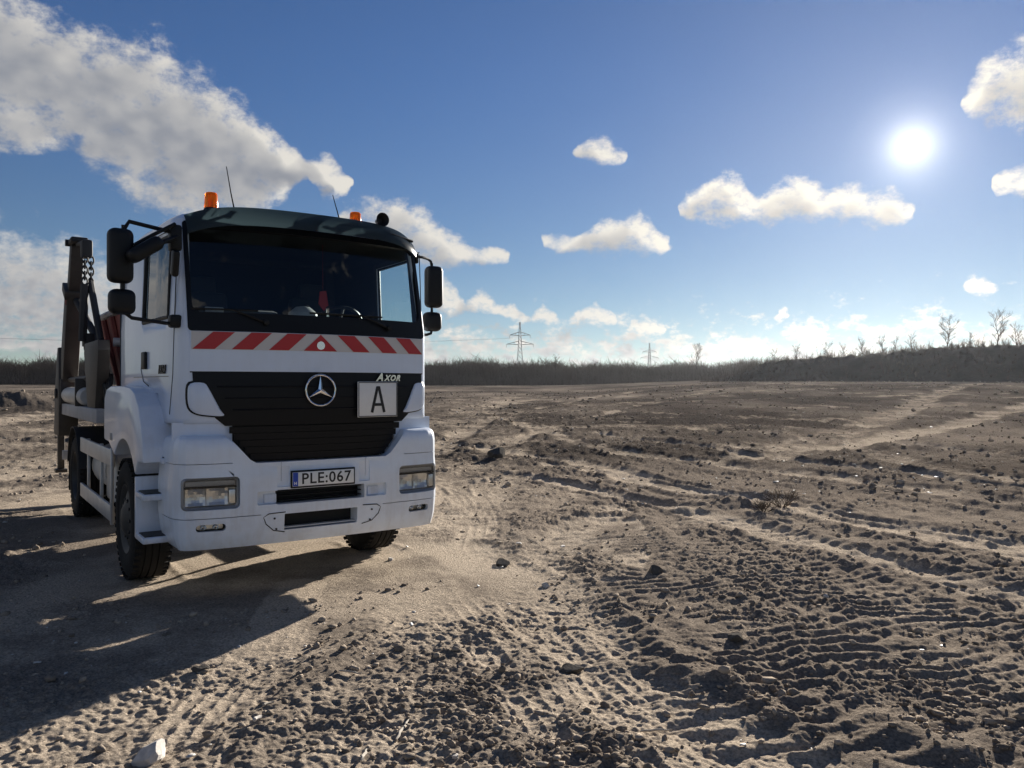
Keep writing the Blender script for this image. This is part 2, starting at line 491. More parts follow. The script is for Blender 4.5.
def ground_material(t, out):
    geo = t.node('ShaderNodeNewGeometry', out=0)
    s = t.node('ShaderNodeAttribute', attribute_name='sand', out=2)
    n_big = t.noise(geo, 1.3, 4.0, .6)
    n_mid = t.noise(geo, 9.0, 5.0, .65)
    n_fine = t.noise(geo, 60.0, 4.0, .7)
    f = t.m('ADD', s, t.m('MULTIPLY', t.m('SUBTRACT', n_mid, .5), .55))
    f = t.m('ADD', f, t.m('MULTIPLY', t.m('SUBTRACT', n_big, .5), .35))
    wet = t.node('ShaderNodeAttribute', attribute_name='moist', out=2)
    n_far = t.noise(t.vm('MULTIPLY', geo, (.55, 1.0, 1.0)), .75, 7.0, .72)
    f = t.m('ADD', f, t.m('MULTIPLY', t.m('MULTIPLY', t.m('SUBTRACT', n_far, .53), 1.9), wet))
    n_grit = t.noise(geo, 5.5, 7.0, .78)
    f = t.m('ADD', f, t.m('MULTIPLY', t.m('MULTIPLY', t.m('SUBTRACT', n_grit, .52), 2.0), wet))
    f = t.step(f, .10, .85)
    dark = t.mix(n_mid, (.21, .174, .138), (.37, .308, .245))
    light = t.mix(n_big, (.48, .395, .302), (.61, .51, .395))
    dark = t.mix(wet, dark, t.mix(n_mid, (.058, .050, .044), (.130, .111, .096)))
    c = t.mix(f, dark, light)
    c = t.mix(1.0, c, t.mix(t.step(n_fine, .3, .7), (.58, .58, .59), (1.34, 1.34, 1.33)), 'MULTIPLY')
    # pale crumbs of dried clay and grit
    vor = t.node('ShaderNodeTexVoronoi', {'Vector': geo, 'Scale': 34.0, 'Randomness': 1.0}, out=0)
    crumb = t.m('MULTIPLY', t.step(vor, .20, .10), t.step(t.noise(geo, 6.0, 2.0), .55, .68))
    c = t.mix(t.m('MULTIPLY', crumb, .55), c, (.46, .42, .36))
    hgt = t.m('ADD', t.m('MULTIPLY', t.noise(geo, 40.0, 6.0, .75), .034), t.m('MULTIPLY', crumb, .010))
    hgt = t.m('ADD', hgt, t.m('MULTIPLY', t.m('MULTIPLY', t.noise(geo, 1.6, 8.0, .78), .40), wet))
    bump = t.node('ShaderNodeBump', {'Strength': .9, 'Distance': 1.0, 'Height': hgt})
    pbsdf(t, out, color=c, rough=t.m('SUBTRACT', .95, t.m('MULTIPLY', n_mid, .25)), spec=.0, normal=bump)


GROUND_MAT = material('churned_soil', ground_material)


def build_ground():
    # bearings: fine where the photograph looks, coarse behind; rings: fine near, coarse far
    a = np.concatenate([np.arange(-180, -75, 5.0), np.arange(-75, -42, 1.0), np.arange(-42, 42, .085), np.arange(42, 75, 1.0), np.arange(75, 180, 5.0)])
    a = np.radians(a)
    r1 = np.concatenate([[.25, .5, .9], np.arange(1.3, 3.2, .06)])
    yy = np.arange(785 - 385, 34, -.72)
    r2 = F_PX * EYE / yy
    r3 = np.exp(np.linspace(math.log(r2[-1] * 1.012), math.log(300), 130))
    r4 = np.array([340, 400, 500, 700, 1000, 1500])
    r = np.concatenate([r1, r2, r3, r4])
    na, nr = len(a), len(r)
    RR, AA = np.meshgrid(r, a, indexing='ij')
    X = RR * np.sin(AA); Y = RR * np.cos(AA)
    cs = np.maximum(RR * R(.085), np.gradient(r)[:, None] * .5 + 0 * AA)
    cs = np.where(np.abs(AA) < R(43), cs, RR * .05)
    H, S = field(X.ravel(), Y.ravel(), cs.ravel())
    V = np.stack([X.ravel(), Y.ravel(), H], 1)
    V = np.vstack([V, [[0, 0, 0]]])
    S = np.append(S, .4)
    i, j = np.meshgrid(np.arange(nr - 1), np.arange(na), indexing='ij')
    j2 = (j + 1) % na
    Fq = np.stack([i * na + j, i * na + j2, (i + 1) * na + j2, (i + 1) * na + j], -1).reshape(-1, 4)[:, ::-1]
    c = nr * na
    cap = np.array([[c, (k + 1) % na, k, k] for k in range(na)])
    me = mesh_from_arrays('ground', V, Fq)
    # close the middle
    me2 = mesh_from_arrays('ground_cap', V, cap[:, :3])
    at = me.attributes.new('sand', 'FLOAT', 'POINT'); at.data.foreach_set('value', S.astype(np.float32))
    bpy.data.meshes.remove(me2)
    rr = np.hypot(V[:, 0], V[:, 1])
    hx, hy = gpt(-40, 411)
    wet = np.maximum(sst(rr, 8.5, 24), np.exp(-((V[:, 0] - hx) / 14) ** 2 - ((V[:, 1] - hy) / 7) ** 2)) * np.clip(.72 + .7 * perlin(V[:, 0] * .09, V[:, 1] * .05, 80) + .35 * perlin(V[:, 0] * .4, V[:, 1] * .22, 81), 0, 1)
    at = me.attributes.new('moist', 'FLOAT', 'POINT'); at.data.foreach_set('value', wet.astype(np.float32))
    smooth(me)
    o = link('ground', me, None, GROUND_MAT)
    tag(o, 'churned dirt field with sandy wheel tracks and dark clods', 'ground', kind='structure')
    return o


build_ground()
# ------------------------------------------------------------------ far edge of the field
def simple_mat(name, color, rough=.6, metal=0.0, spec=.5, var=.0, scale=8.0, coat=0.0, bump=0.0, bscale=60.0):
    def b(t, out):
        c = color
        co = t.node('ShaderNodeTexCoord', out=3)
        k = {}
        if var:
            n = t.noise(co, scale, 5.0, .6)
            lo = tuple(x * (1 - var) for x in color); hi = tuple(min(1, x * (1 + var)) for x in color)
            c = t.mix(n, lo, hi)
        if bump:
            k['normal'] = t.node('ShaderNodeBump', {'Strength': .6, 'Distance': bump, 'Height': t.noise(co, bscale, 4.0, .6)})
        pbsdf(t, out, color=c, rough=rough, metal=metal, spec=spec, coat=coat, **k)
    return material(name, b)


TWIG_MAT = simple_mat('winter_twigs', (.135, .108, .085), .9, spec=.1, var=.45, scale=.12)
BARK_MAT = simple_mat('bare_bark', (.075, .062, .052), .9, spec=.1, var=.3, scale=2.0)
SCRUB_SOIL = simple_mat('embankment_soil', (.085, .070, .056), .95, spec=.05, var=.45, scale=.35, bump=.3, bscale=1.5)


def polar(px, dist):
    a = math.atan2(px - 512, F_PX)
    return (math.tan(a) * dist, dist)          # dist is depth along the view axis


def z_at(py, dist):
    return EYE + (HORIZON - py) / F_PX * dist


def build_berm():
    """long earth bank along the right-hand edge of the field"""
    st = [(690, 387, 158), (715, 381, 152), (738, 374, 147), (756, 366, 144), (780, 360.5, 140), (830, 357, 132), (880, 353, 126), (920, 350, 121),
          (960, 346.5, 116), (1024, 344, 110), (1150, 341, 101), (1400, 336, 90), (1900, 330, 78)]
    n, m = 360, 30
    st = np.array(st, float)
    tt = np.linspace(0, len(st) - 1, n)
    P = np.stack([np.interp(tt, np.arange(len(st)), st[:, k]) for k in range(3)], 1)
    V = np.zeros((n, m, 3))
    for i in range(n):
        px, py, D = P[i]
        x, y = polar(px, D)
        top = z_at(py, D)
        for j in range(m):
            q = j / (m - 1) * 2 - 1                    # -1 towards the camera, +1 behind
            w = 13.0
            prof = max(0.0, 1 - abs(q) ** 1.35)
            ln = math.hypot(x, y)
            V[i, j] = (x + x / ln * q * w, y + y / ln * q * w, prof * (top - .2) + .2 if prof > 0 else -.8)
    nz = perlin(V[..., 0] * .35, V[..., 1] * .35, 60) * .35 + perlin(V[..., 0] * 1.1, V[..., 1] * 1.1, 61) * .22
    V[..., 2] += nz * np.clip(V[..., 2] / 3, 0, 1)
    V[..., 2] = np.where(np.arange(m)[None, :] % (m - 1) == 0, -.8, V[..., 2])
    i, j = np.meshgrid(np.arange(n - 1), np.arange(m - 1), indexing='ij')
    Fq = np.stack([i * m + j, (i + 1) * m + j, (i + 1) * m + j + 1, i * m + j + 1], -1).reshape(-1, 4)
    me = smooth(mesh_from_arrays('earth_bank', V.reshape(-1, 3), Fq))
    tag(link('earth_bank', me, None, SCRUB_SOIL), 'long dark earth bank rising along the right edge of the field', 'bank', kind='structure')
    return P


BERM = build_berm()


def twig_mass(name, spots, seed, n_twig, spread=.34, width=.05):
    """many thin upright twigs; spots are rows of x, y, z, height"""
    rs = np.random.RandomState(seed)
    N = len(spots)
    base = np.repeat(spots[:, :3], n_twig, 0)
    H = np.repeat(spots[:, 3], n_twig) * (.45 + .6 * rs.rand(N * n_twig) ** .8)
    off = rs.randn(N * n_twig, 2) * (.25 * np.repeat(spots[:, 3], n_twig) * .35)[:, None]
    base[:, :2] += off * .6
    lean = rs.randn(N * n_twig, 2) * spread * H[:, None] * .5
    mid = base + np.stack([lean[:, 0] * .35, lean[:, 1] * .35, H * .5], 1)
    tip = base + np.stack([lean[:, 0], lean[:, 1], H], 1)
    wd = width * (.5 + rs.rand(N * n_twig))
    ang = rs.rand(N * n_twig) * PI
    s = np.stack([np.cos(ang) * wd, np.sin(ang) * wd * .4, 0 * wd], 1)
    s[:, 0] = np.sign(s[:, 0] + 1e-9) * np.maximum(np.abs(s[:, 0]), wd * .5)
    V = np.stack([base - s, base + s, mid + s * .8, tip, mid - s * .8], 1).reshape(-1, 3)
    k = np.arange(N * n_twig)[:, None] * 5
    F1 = np.concatenate([k + [[0, 1, 2, 4]]], 0)
    F2 = np.concatenate([k + [[4, 2, 3]]], 0)
    # side twigs
    T1 = np.concatenate([F1[:, [0, 1, 2]], F1[:, [0, 2, 3]], F2], 0)
    q = rs.randint(0, N * n_twig, N * n_twig * 2)
    f = (.3 + .6 * rs.rand(len(q)))[:, None]
    b = base[q] * (1 - f) + tip[q] * f
    L = (H[q] * (.12 + .22 * rs.rand(len(q))))[:, None]
    dr = np.stack([rs.randn(len(q)) * .7, rs.randn(len(q)) * .5, .7 + .4 * rs.rand(len(q))], 1)
    e = b + dr * L
    w2 = (wd[q] * .55)[:, None] * np.array([[1, .3, .25]])
    V2 = np.stack([b - w2, b + w2, e], 1).reshape(-1, 3)
    T2 = np.arange(len(V2)).reshape(-1, 3) + len(V)
    return mesh_from_arrays(name, np.vstack([V, V2]), np.vstack([T1, T2]))


def build_wood():
    rs = np.random.RandomState(3)
    S = []
    # left and middle: young winter wood at the end of the field
    for k in range(3600):
        px = rs.uniform(-150, 760)
        D = rs.uniform(225, 262)
        top = 364.5 + 2.2 * math.sin(px * .021 + 1) + 1.3 * math.sin(px * .09) - (4.5 if px < 130 else 0) - 2.0 * math.exp(-((px - 600) / 60) ** 2)
        top += rs.randn() * 2.0 - 2.2 * max(0, math.sin(px * .13 + 2 * math.sin(px * .031))) ** 3
        x, y = polar(px, D)
        z0 = 1.0
        S.append((x, y, z0, max(2.0, z_at(top, D) - z0)))
    # lower brush in front of it
    for k in range(1500):
        px = rs.uniform(-150, 760); D = rs.uniform(212, 226)
        x, y = polar(px, D)
        S.append((x, y, .9, z_at(378 + rs.randn() * 2.5, D) - .9))
    me = twig_mass('winter_wood', np.array(S), 8, 15, width=.11)
    tag(link('winter_wood', me, None, TWIG_MAT), 'low brown winter wood closing the far end of the field', 'wood', kind='stuff')
    # dark bank of soil at the foot of the wood
    n = 500
    px = np.linspace(-250, 770, n)
    V = []
    for p in px:
        hgt = 1.25 + .15 * math.sin(p * .05) + .12 * math.sin(p * .21) + .1 * rs.randn()
        for (D, z) in ((196, -.6), (201, .95), (206, hgt), (214, .4), (222, -.6)):
            x, y = polar(p, D)
            V.append((x, y, z))
    i, j = np.meshgrid(np.arange(n - 1), np.arange(4), indexing='ij')
    Fq = np.stack([i * 5 + j, (i + 1) * 5 + j, (i + 1) * 5 + j + 1, i * 5 + j + 1], -1).reshape(-1, 4)
    me = smooth(mesh_from_arrays('soil_bank', V, Fq))
    tag(link('soil_bank', me, None, SCRUB_SOIL), 'low dark soil bank along the foot of the winter wood', 'bank', kind='structure')
    # scrub on the right-hand bank
    S = []
    for k in range(2600):
        i = rs.uniform(0, len(BERM) - 1); a = BERM[int(i)]
        q = rs.uniform(-.75, .3)
        x, y = polar(a[0] + rs.randn() * 2, a[2]); ln = math.hypot(x, y)
        prof = max(0, 1 - abs(q) ** 1.35)
        z = prof * (z_at(a[1], a[2]) - .2) + .1
        S.append((x + x / ln * q * 13, y + y / ln * q * 13, z - .1, rs.uniform(.25, .8) * (2.6 if rs.rand() < .10 else 1)))
    for k in range(420):                                   # bushes along the crest
        i = int(rs.uniform(0, len(BERM) - 1)); a = BERM[i]
        x, y = polar(a[0] + rs.randn() * 2, a[2] + rs.uniform(-1, 4))
        S.append((x, y, z_at(a[1], a[2]) - .25, rs.uniform(.5, 1.6) * (1.6 if rs.rand() < .15 else 1)))
    me = twig_mass('bank_scrub', np.array(S), 9, 7, spread=.6, width=.030)
    tag(link('bank_scrub', me, None, TWIG_MAT), 'dry brown scrub growing over the earth bank', 'scrub', kind='stuff')


build_wood()


def tube(V, F, a, b, ra, rb, k=4):
    a = np.asarray(a, float); b = np.asarray(b, float)
    d = b - a; ln = np.linalg.norm(d)
    if ln < 1e-6: return
    d /= ln
    u = np.cross(d, (0, 0, 1) if abs(d[2]) < .9 else (1, 0, 0)); u /= np.linalg.norm(u)
    w = np.cross(d, u)
    o = len(V)
    for p, r in ((a, ra), (b, rb)):
        for q in range(k):
            t = 2 * PI * q / k
            V.append(tuple(p + r * (math.cos(t) * u + math.sin(t) * w)))
    for q in range(k):
        F.append((o + q, o + (q + 1) % k, o + k + (q + 1) % k, o + k + q))


def bare_tree(px, D, base_py, top_py, seed, label, width=.55, name='bare_tree', group='bare trees on the skyline'):
    rnd = random.Random(seed)
    x, y = polar(px, D)
    z0 = z_at(base_py, D) - .3
    h = z_at(top_py, D) - z0
    root = link(name, None, loc=(x, y, z0))
    tag(root, label, 'tree', group)
    TV, TF, CV, CF = [], [], [], []
    thick = h * .014 + .03
    p = np.zeros(3); pts = [p]
    for k in range(5):
        p = p + np.array([rnd.uniform(-.05, .05) * h, rnd.uniform(-.05, .05) * h, h * .15]); pts.append(p)
    for k in range(5):
        tube(TV, TF, pts[k], pts[k + 1], thick * (1 - k * .17), thick * (1 - (k + 1) * .17), 5)

    def grow(a, d, L, r, depth):
        b = a + d * L
        tube(CV, CF, a, b, r, r * .6, 3)
        if depth == 0: return
        for q in range(rnd.choice((2, 3, 3))):
            nd = d + np.array([rnd.gauss(0, .42), rnd.gauss(0, .42), rnd.uniform(0, .35)])
            nd /= np.linalg.norm(nd)
            f = rnd.uniform(.45, 1.0)
            grow(a + d * L * f, nd, L * rnd.uniform(.55, .8), r * .62, depth - 1)
    for k in range(1, 6):
        for q in range(3 if k < 5 else 4):
            t = rnd.uniform(0, 2 * PI)
            d = np.array([math.cos(t) * width, math.sin(t) * width, rnd.uniform(.5, 1.1)]); d /= np.linalg.norm(d)
            grow(pts[k], d, h * rnd.uniform(.14, .26), thick * .5 * (1 - k * .1), 4)
    link('trunk', mesh_from_arrays('trunk', TV, TF), root, BARK_MAT)
    link('crown', mesh_from_arrays('crown', CV, CF), root, BARK_MAT)


for a in [(697, 215, 368, 344, 1, 'lone bare tree standing above the wood between the two pylons and the bank'),
          (774, 138, 361, 349, 2, 'bushy dark tree at the left end of the earth bank', .9),
          (797, 137, 359, 346, 3, 'small bare tree second from the left end of the earth bank'),
          (828, 132, 357, 343, 4, 'spreading bare tree on the bank, third from its left end', .8),
          (843, 130, 356, 345, 5, 'short twiggy tree on the bank just right of the spreading one', .8),
          (862, 128, 355, 339, 6, 'slim bare tree near the middle of the bank'),
          (882, 126, 354, 337, 7, 'pale spreading tree near the middle of the bank', .8),
          (897, 125, 352, 338, 8, 'thin sapling just left of the round dark tree on the bank', .4),
          (913, 122, 351, 334, 9, 'round dark bare tree on the bank', .8),
          (947, 118, 348, 317, 10, 'tall wide bare tree on the bank, second tallest from the right', .75),
          (970, 116, 346, 333, 11, 'low bush between the two tall trees on the bank', .9),
          (998, 112, 345, 313, 12, 'tallest bare tree on the bank, near the right edge', .6),
          (1017, 111, 345, 325, 13, 'bare tree on the bank cut by the right edge', .7),
          (556, 222, 369, 357, 14, 'thin bare tree poking above the wood right of the taller pylon', .4)]:
    bare_tree(*a)

STEEL = simple_mat('galvanised_lattice', (.34, .35, .36), .6, metal=.2)


def pylon(px, D, top_py, label):
    x, y = polar(px, D)
    h = z_at(top_py, D) - .5
    root = link('power_pylon', None, loc=(x, y, .5))
    tag(root, label, 'pylon', 'lattice power pylons beyond the wood')
    V, F = [], []
    def half(z): return np.interp(z / h, [0, .45, .62, 1], [3.2, 1.35, .95, .25])
    lv = [0, .12, .23, .33, .42, .50, .57, .63, .69, .75, .81, .87, .93, 1.0]
    for s in ((-1, -1), (1, -1), (1, 1), (-1, 1)):
        for a, b in zip(lv[:-1], lv[1:]):
            tube(V, F, (s[0] * half(a * h), s[1] * half(a * h), a * h), (s[0] * half(b * h), s[1] * half(b * h), b * h), .17, .17, 4)
    for a, b in zip(lv[:-1], lv[1:]):
        for (p, q) in (((-1, -1), (1, -1)), ((1, -1), (1, 1)), ((1, 1), (-1, 1)), ((-1, 1), (-1, -1))):
            A, B = half(a * h), half(b * h)
            tube(V, F, (p[0] * A, p[1] * A, a * h), (q[0] * B, q[1] * B, b * h), .09, .09, 3)
            tube(V, F, (q[0] * A, q[1] * A, a * h), (p[0] * B, p[1] * B, b * h), .09, .09, 3)
    link('tower', mesh_from_arrays('tower', V, F), root, STEEL)
    for f, w in ((.80, 5.6), (.66, 7.4)):
        V, F = [], []
        z = f * h; hw = half(z)
        for s in (-1, 1):
            tip = (s * w, 0, z)
            for sy in (-1, 1):
                tube(V, F, (s * hw, sy * hw, z - .3), tip, .13, .13, 4)
                tube(V, F, (s * hw, sy * hw, z + 1.6), tip, .13, .13, 4)
            for g in (.35, .7):
                tube(V, F, (s * (hw + (w - hw) * g), 0, z - .2), (s * (hw + (w - hw) * g), 0, z + 1.5 * (1 - g)), .08, .08, 3)
        link('crossarm', mesh_from_arrays('crossarm', V, F), root, STEEL)
        for s in (-1, 1):
            V, F = [], []
            tube(V, F, (s * w, 0, z), (s * w, 0, z - 1.8), .11, .11, 5)
            link('insulator', mesh_from_arrays('insulator', V, F), root, STEEL)
    return x, y, h


PY1 = pylon(520, 440, 322, 'taller lattice power pylon beyond the wood, right of the truck cab')
PY2 = pylon(649.5, 660, 343, 'smaller, more distant lattice power pylon in the middle of the skyline')


def cable(a, b, sag, label):
    V, F = [], []
    a = np.array(a, float); b = np.array(b, float)
    P = [a + (b - a) * t - np.array([0, 0, sag * 4 * t * (1 - t)]) for t in np.linspace(0, 1, 25)]
    for p, q in zip(P[:-1], P[1:]):
        tube(V, F, p, q, .055, .055, 4)
    tag(link('power_cable', mesh_from_arrays('power_cable', V, F), None, STEEL), label, 'cable')


# runs from the taller pylon away to the left
xa, ya = polar(-420, 250)
cable((PY1[0] - 5.6, PY1[1], .5 + .80 * PY1[2] - 1.8), (xa, ya, z_at(318, 250)), 5.0, 'thin power cable crossing the sky left of the lifting arms')
# ------------------------------------------------------------------ mesh builder
import bmesh


class MB:
    """collects shapes into one mesh"""
    def __init__(self):
        self.bm = bmesh.new()

    def box(self, c, s, bevel=0.0, rot=None, seg=2):
        t = bmesh.new()
        bmesh.ops.create_cube(t, size=1.0)
        bmesh.ops.scale(t, vec=s, verts=t.verts)
        if bevel:
            bmesh.ops.bevel(t, geom=list(t.edges), offset=bevel, segments=seg, profile=.5, affect='EDGES')
        M = Matrix.Translation(c)
        if rot is not None:
            from mathutils import Euler
            M = M @ Euler(rot).to_matrix().to_4x4()
        t.transform(M)
        return self.add(t)

    def add(self, t):
        me = bpy.data.meshes.new('tmp'); t.to_mesh(me); t.free()
        self.bm.from_mesh(me); bpy.data.meshes.remove(me)
        return self

    def tube(self, pts, r, k=8, cap=True):
        pts = [Vector(p) for p in pts]
        rings = []
        n = len(pts)
        up = None
        for i, p in enumerate(pts):
            d = (pts[min(i + 1, n - 1)] - pts[max(i - 1, 0)]).normalized()
            if up is None:
                up = d.orthogonal().normalized()
            u = (up - d * up.dot(d)).normalized(); w = d.cross(u); up = u
            rr = r[i] if isinstance(r, (list, tuple)) else r
            rings.append([self.bm.verts.new(p + (u * math.cos(2 * PI * q / k) + w * math.sin(2 * PI * q / k)) * rr) for q in range(k)])
        for a, b in zip(rings[:-1], rings[1:]):
            for q in range(k):
                self.bm.faces.new((a[q], a[(q + 1) % k], b[(q + 1) % k], b[q]))
        if cap:
            self.bm.faces.new(rings[0][::-1]); self.bm.faces.new(rings[-1])
        return self

    def lathe(self, prof, origin, axis='x', k=32, close=False, cap_end=True):
        """prof: (radius, along)"""
        rings = []
        for (r, a) in prof:
            ring = []
            for q in range(k):
                t = 2 * PI * q / k
                c, s = r * math.cos(t), r * math.sin(t)
                p = {'x': (a, c, s), 'y': (c, a, s), 'z': (c, s, a)}[axis]
                ring.append(self.bm.verts.new(Vector(p) + Vector(origin)))
            rings.append(ring)
        pr = list(zip(rings[:-1], rings[1:]))
        if close: pr.append((rings[-1], rings[0]))
        for a, b in pr:
            for q in range(k):
                self.bm.faces.new((a[q], a[(q + 1) % k], b[(q + 1) % k], b[q]))
        if not close:
            for ring in ((rings[0][::-1], rings[-1]) if cap_end else (rings[0][::-1],)):
                self.bm.faces.new(ring)
        return self

    def prism(self, poly2, axis, a, b, bevel=0.0):
        """polygon in the two other axes, extruded along axis from a to b"""
        t = bmesh.new()
        def P(p, v):
            return {'x': (v, p[0], p[1]), 'y': (p[0], v, p[1]), 'z': (p[0], p[1], v)}[axis]
        lo = [t.verts.new(P(p, a)) for p in poly2]; hi = [t.verts.new(P(p, b)) for p in poly2]
        n = len(poly2)
        t.faces.new(lo); t.faces.new(hi[::-1])
        for i in range(n):
            t.faces.new((lo[i], hi[i], hi[(i + 1) % n], lo[(i + 1) % n]))
        bmesh.ops.recalc_face_normals(t, faces=t.faces)
        if bevel:
            bmesh.ops.bevel(t, geom=list(t.edges), offset=bevel, segments=2, profile=.5, affect='EDGES')
        return self.add(t)

    def grid(self, fn, us, vs, thick=0.0, skip=None):
        """surface fn(u, v) -> point; thickness along fn's normal, away from the front"""
        vv = [[self.bm.verts.new(fn(u, v)) for v in vs] for u in us]
        for i in range(len(us) - 1):
            for j in range(len(vs) - 1):
                if skip and skip(i, j): continue
                self.bm.faces.new((vv[i][j], vv[i + 1][j], vv[i + 1][j + 1], vv[i][j + 1]))
        return self

    def done(self, name, mat, parent=None, angle=35, solid=0.0, weld=0.0, recalc=True):
        if weld: bmesh.ops.remove_doubles(self.bm, verts=self.bm.verts, dist=weld)
        if recalc: bmesh.ops.recalc_face_normals(self.bm, faces=self.bm.faces)
        if solid:
            g = bmesh.ops.solidify(self.bm, geom=list(self.bm.faces), thickness=solid)
        me = bpy.data.meshes.new(name)
        self.bm.to_mesh(me); self.bm.free()
        smooth(me)
        me.set_sharp_from_angle(angle=R(angle))
        return link(name, me, parent, mat)


def cut(o, cutters):
    """boolean difference, baked"""
    tmp = []
    for me in cutters:
        c = bpy.data.objects.new('cutter', me); col.objects.link(c); tmp.append(c)
        c.parent = o.parent; c.location = o.location; c.rotation_euler = o.rotation_euler
        m = o.modifiers.new('cut', 'BOOLEAN'); m.operation = 'DIFFERENCE'; m.solver = 'EXACT'; m.object = c
    bpy.context.view_layer.update()
    dg = bpy.context.evaluated_depsgraph_get()
    dg.update()
    me = bpy.data.meshes.new_from_object(o.evaluated_get(dg), preserve_all_data_layers=True, depsgraph=dg)
    mats = list(o.data.materials)
    o.modifiers.clear()
    o.data = me
    me.materials.clear()
    for m in mats: me.materials.append(m)
    smooth(me); me.set_sharp_from_angle(angle=R(35))
    for c in tmp: bpy.data.objects.remove(c)
    return o


def mesh_of(mb):
    me = bpy.data.meshes.new('cutter')
    bmesh.ops.recalc_face_normals(mb.bm, faces=mb.bm.faces)
    mb.bm.to_mesh(me); mb.bm.free()
    return me


def bezel_ring(w, h, rad, wi, hi, ri, y0, y1):
    def rr(w_, h_, r_, n=6):
        pts = []
        for (cx, cz, a0) in ((w_ / 2 - r_, h_ / 2 - r_, 0), (-w_ / 2 + r_, h_ / 2 - r_, 90), (-w_ / 2 + r_, -h_ / 2 + r_, 180), (w_ / 2 - r_, -h_ / 2 + r_, 270)):
            for q in range(n + 1):
                a = R(a0 + 90 * q / n)
                pts.append((cx + r_ * math.cos(a), cz + r_ * math.sin(a)))
        return pts
    b_ = MB()
    O, I = rr(w, h, rad), rr(wi, hi, ri)
    M_ = [((o_[0] + i_[0]) / 2, (o_[1] + i_[1]) / 2) for o_, i_ in zip(O, I)]
    loops = [[b_.bm.verts.new((x, y, z)) for x, z in P] for P, y in ((O, y1), (O, y0 + .006), (M_, y0), (I, y0 + .008), (I, y1))]
    n = len(O)
    for A, B in zip(loops, loops[1:] + loops[:1]):
        for i in range(n):
            b_.bm.faces.new((A[i], A[(i + 1) % n], B[(i + 1) % n], B[i]))
    return b_


def text_mesh(s, size, depth=.002, shear=0.0, spacing=1.0, bold=0.0):
    cu = bpy.data.curves.new('txt', 'FONT')
    cu.body = s; cu.size = size; cu.extrude = depth; cu.shear = shear; cu.space_character = spacing
    cu.align_x = 'CENTER'; cu.align_y = 'CENTER'; cu.offset = bold; cu.resolution_u = 4
    o = bpy.data.objects.new('txt', cu); col.objects.link(o)
    dg = bpy.context.evaluated_depsgraph_get()
    me = bpy.data.meshes.new_from_object(o.evaluated_get(dg), preserve_all_data_layers=True, depsgraph=dg)
    bpy.data.objects.remove(o)
    return me


# ------------------------------------------------------------------ truck materials
def paint(name, base, dirt, amount, rough=.28):
    def b(t, out):
        co = t.node('ShaderNodeTexCoord', out=3)
        z = t.n.new('ShaderNodeSeparateXYZ'); t.l.new(co, z.inputs[0])
        n = t.noise(co, 3.2, 6.0, .65)
        streak = t.noise(t.vm('MULTIPLY', co, (14, 14, 1.2)), 1.0, 4.0, .6)
        low = t.step(z.outputs[2], 1.5, .35)                 # road spray sits low on the body
        f = t.m('MULTIPLY', t.m('ADD', t.m('MULTIPLY', low, .55), .18), t.step(t.m('ADD', t.m('MULTIPLY', n, .6), t.m('MULTIPLY', streak, .4)), .40, .68))
        f = t.m('MULTIPLY', f, amount)
        c = t.mix(f, base, dirt)
        spot = t.step(t.noise(co, 38.0, 3.0, .6), .70, .76)
        c = t.mix(t.m('MULTIPLY', spot, .35 * amount), c, tuple(x * .6 for x in dirt))
        pbsdf(t, out, color=c, rough=t.m('ADD', rough, t.m('MULTIPLY', f, .5)), coat=t.m('SUBTRACT', .5, t.m('MULTIPLY', f, .5)), coat_rough=.12)
    return material(name, b)


WHITE = paint('white_truck_paint', (.70, .79, .93), (.38, .33, .27), .5)  # blue of the skylit shade is mixed into the truck whites
WHITE_BOUNCE = paint('bumper_paint_bounce', (.80, .87, .96), (.42, .36, .29), .5, .34)  # lighter copy of the cab white, ground bounce put into its colour
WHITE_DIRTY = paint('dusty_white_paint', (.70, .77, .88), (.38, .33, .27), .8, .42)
BLACK_PL = simple_mat('black_plastic', (.008, .009, .010), .5, spec=.3, var=.3, scale=6)
GRILLE_BLK = simple_mat('grille_black', (.004, .0045, .006), .42, spec=.25, var=.25, scale=5)
RUBBER = simple_mat('tyre_rubber', (.020, .019, .018), .88, spec=.2, var=.5, scale=9, bump=.004, bscale=40)
CHROME = simple_mat('chrome', (.75, .76, .78), .12, metal=1.0)
RIM_MAT = simple_mat('dusty_rim', (.05, .048, .045), .6, metal=.3, var=.4, scale=8)
CHASSIS = simple_mat('chassis_black', (.022, .022, .023), .7, var=.5, scale=5)
ARM_GREY = simple_mat('worn_arm_paint', (.048, .040, .033), .6, var=.75, scale=3.5, bump=.004, bscale=18)
DUSTY_GREY = simple_mat('dusty_grey_steel', (.16, .155, .14), .7, var=.5, scale=4)
DECK_GREY = simple_mat('deck_grey_paint', (.33, .33, .34), .55, var=.4, scale=4)
TANK_MAT = simple_mat('tank_paint', (.52, .50, .46), .5, var=.3, scale=5)
ALU = simple_mat('aluminium', (.50, .51, .52), .45, metal=.6, var=.25, scale=7)
RED_SKIP = simple_mat('rusty_red_paint', (.20, .045, .038), .7, var=.55, scale=4, bump=.004, bscale=25)
MATT = simple_mat('matt_black', (.006, .006, .006), .9, spec=.0)
RED = simple_mat('red_reflective', (.46, .025, .03), .45)
WHITE_RF = simple_mat('white_reflective', (.62, .60, .58), .45)
BLACK_INK = simple_mat('black_ink', (.012, .012, .013), .5)
BLUE_INK = simple_mat('blue_ink', (.02, .07, .42), .5)
PLATE_W = simple_mat('plate_white', (.84, .84, .81), .4, var=.06, scale=20)
SEAT = simple_mat('seat_fabric', (.03, .032, .036), .9)
DASH = simple_mat('dash_grey', (.05, .052, .055), .7)
LIGHT_GREY = simple_mat('light_grey_plastic', (.30, .30, .29), .6)
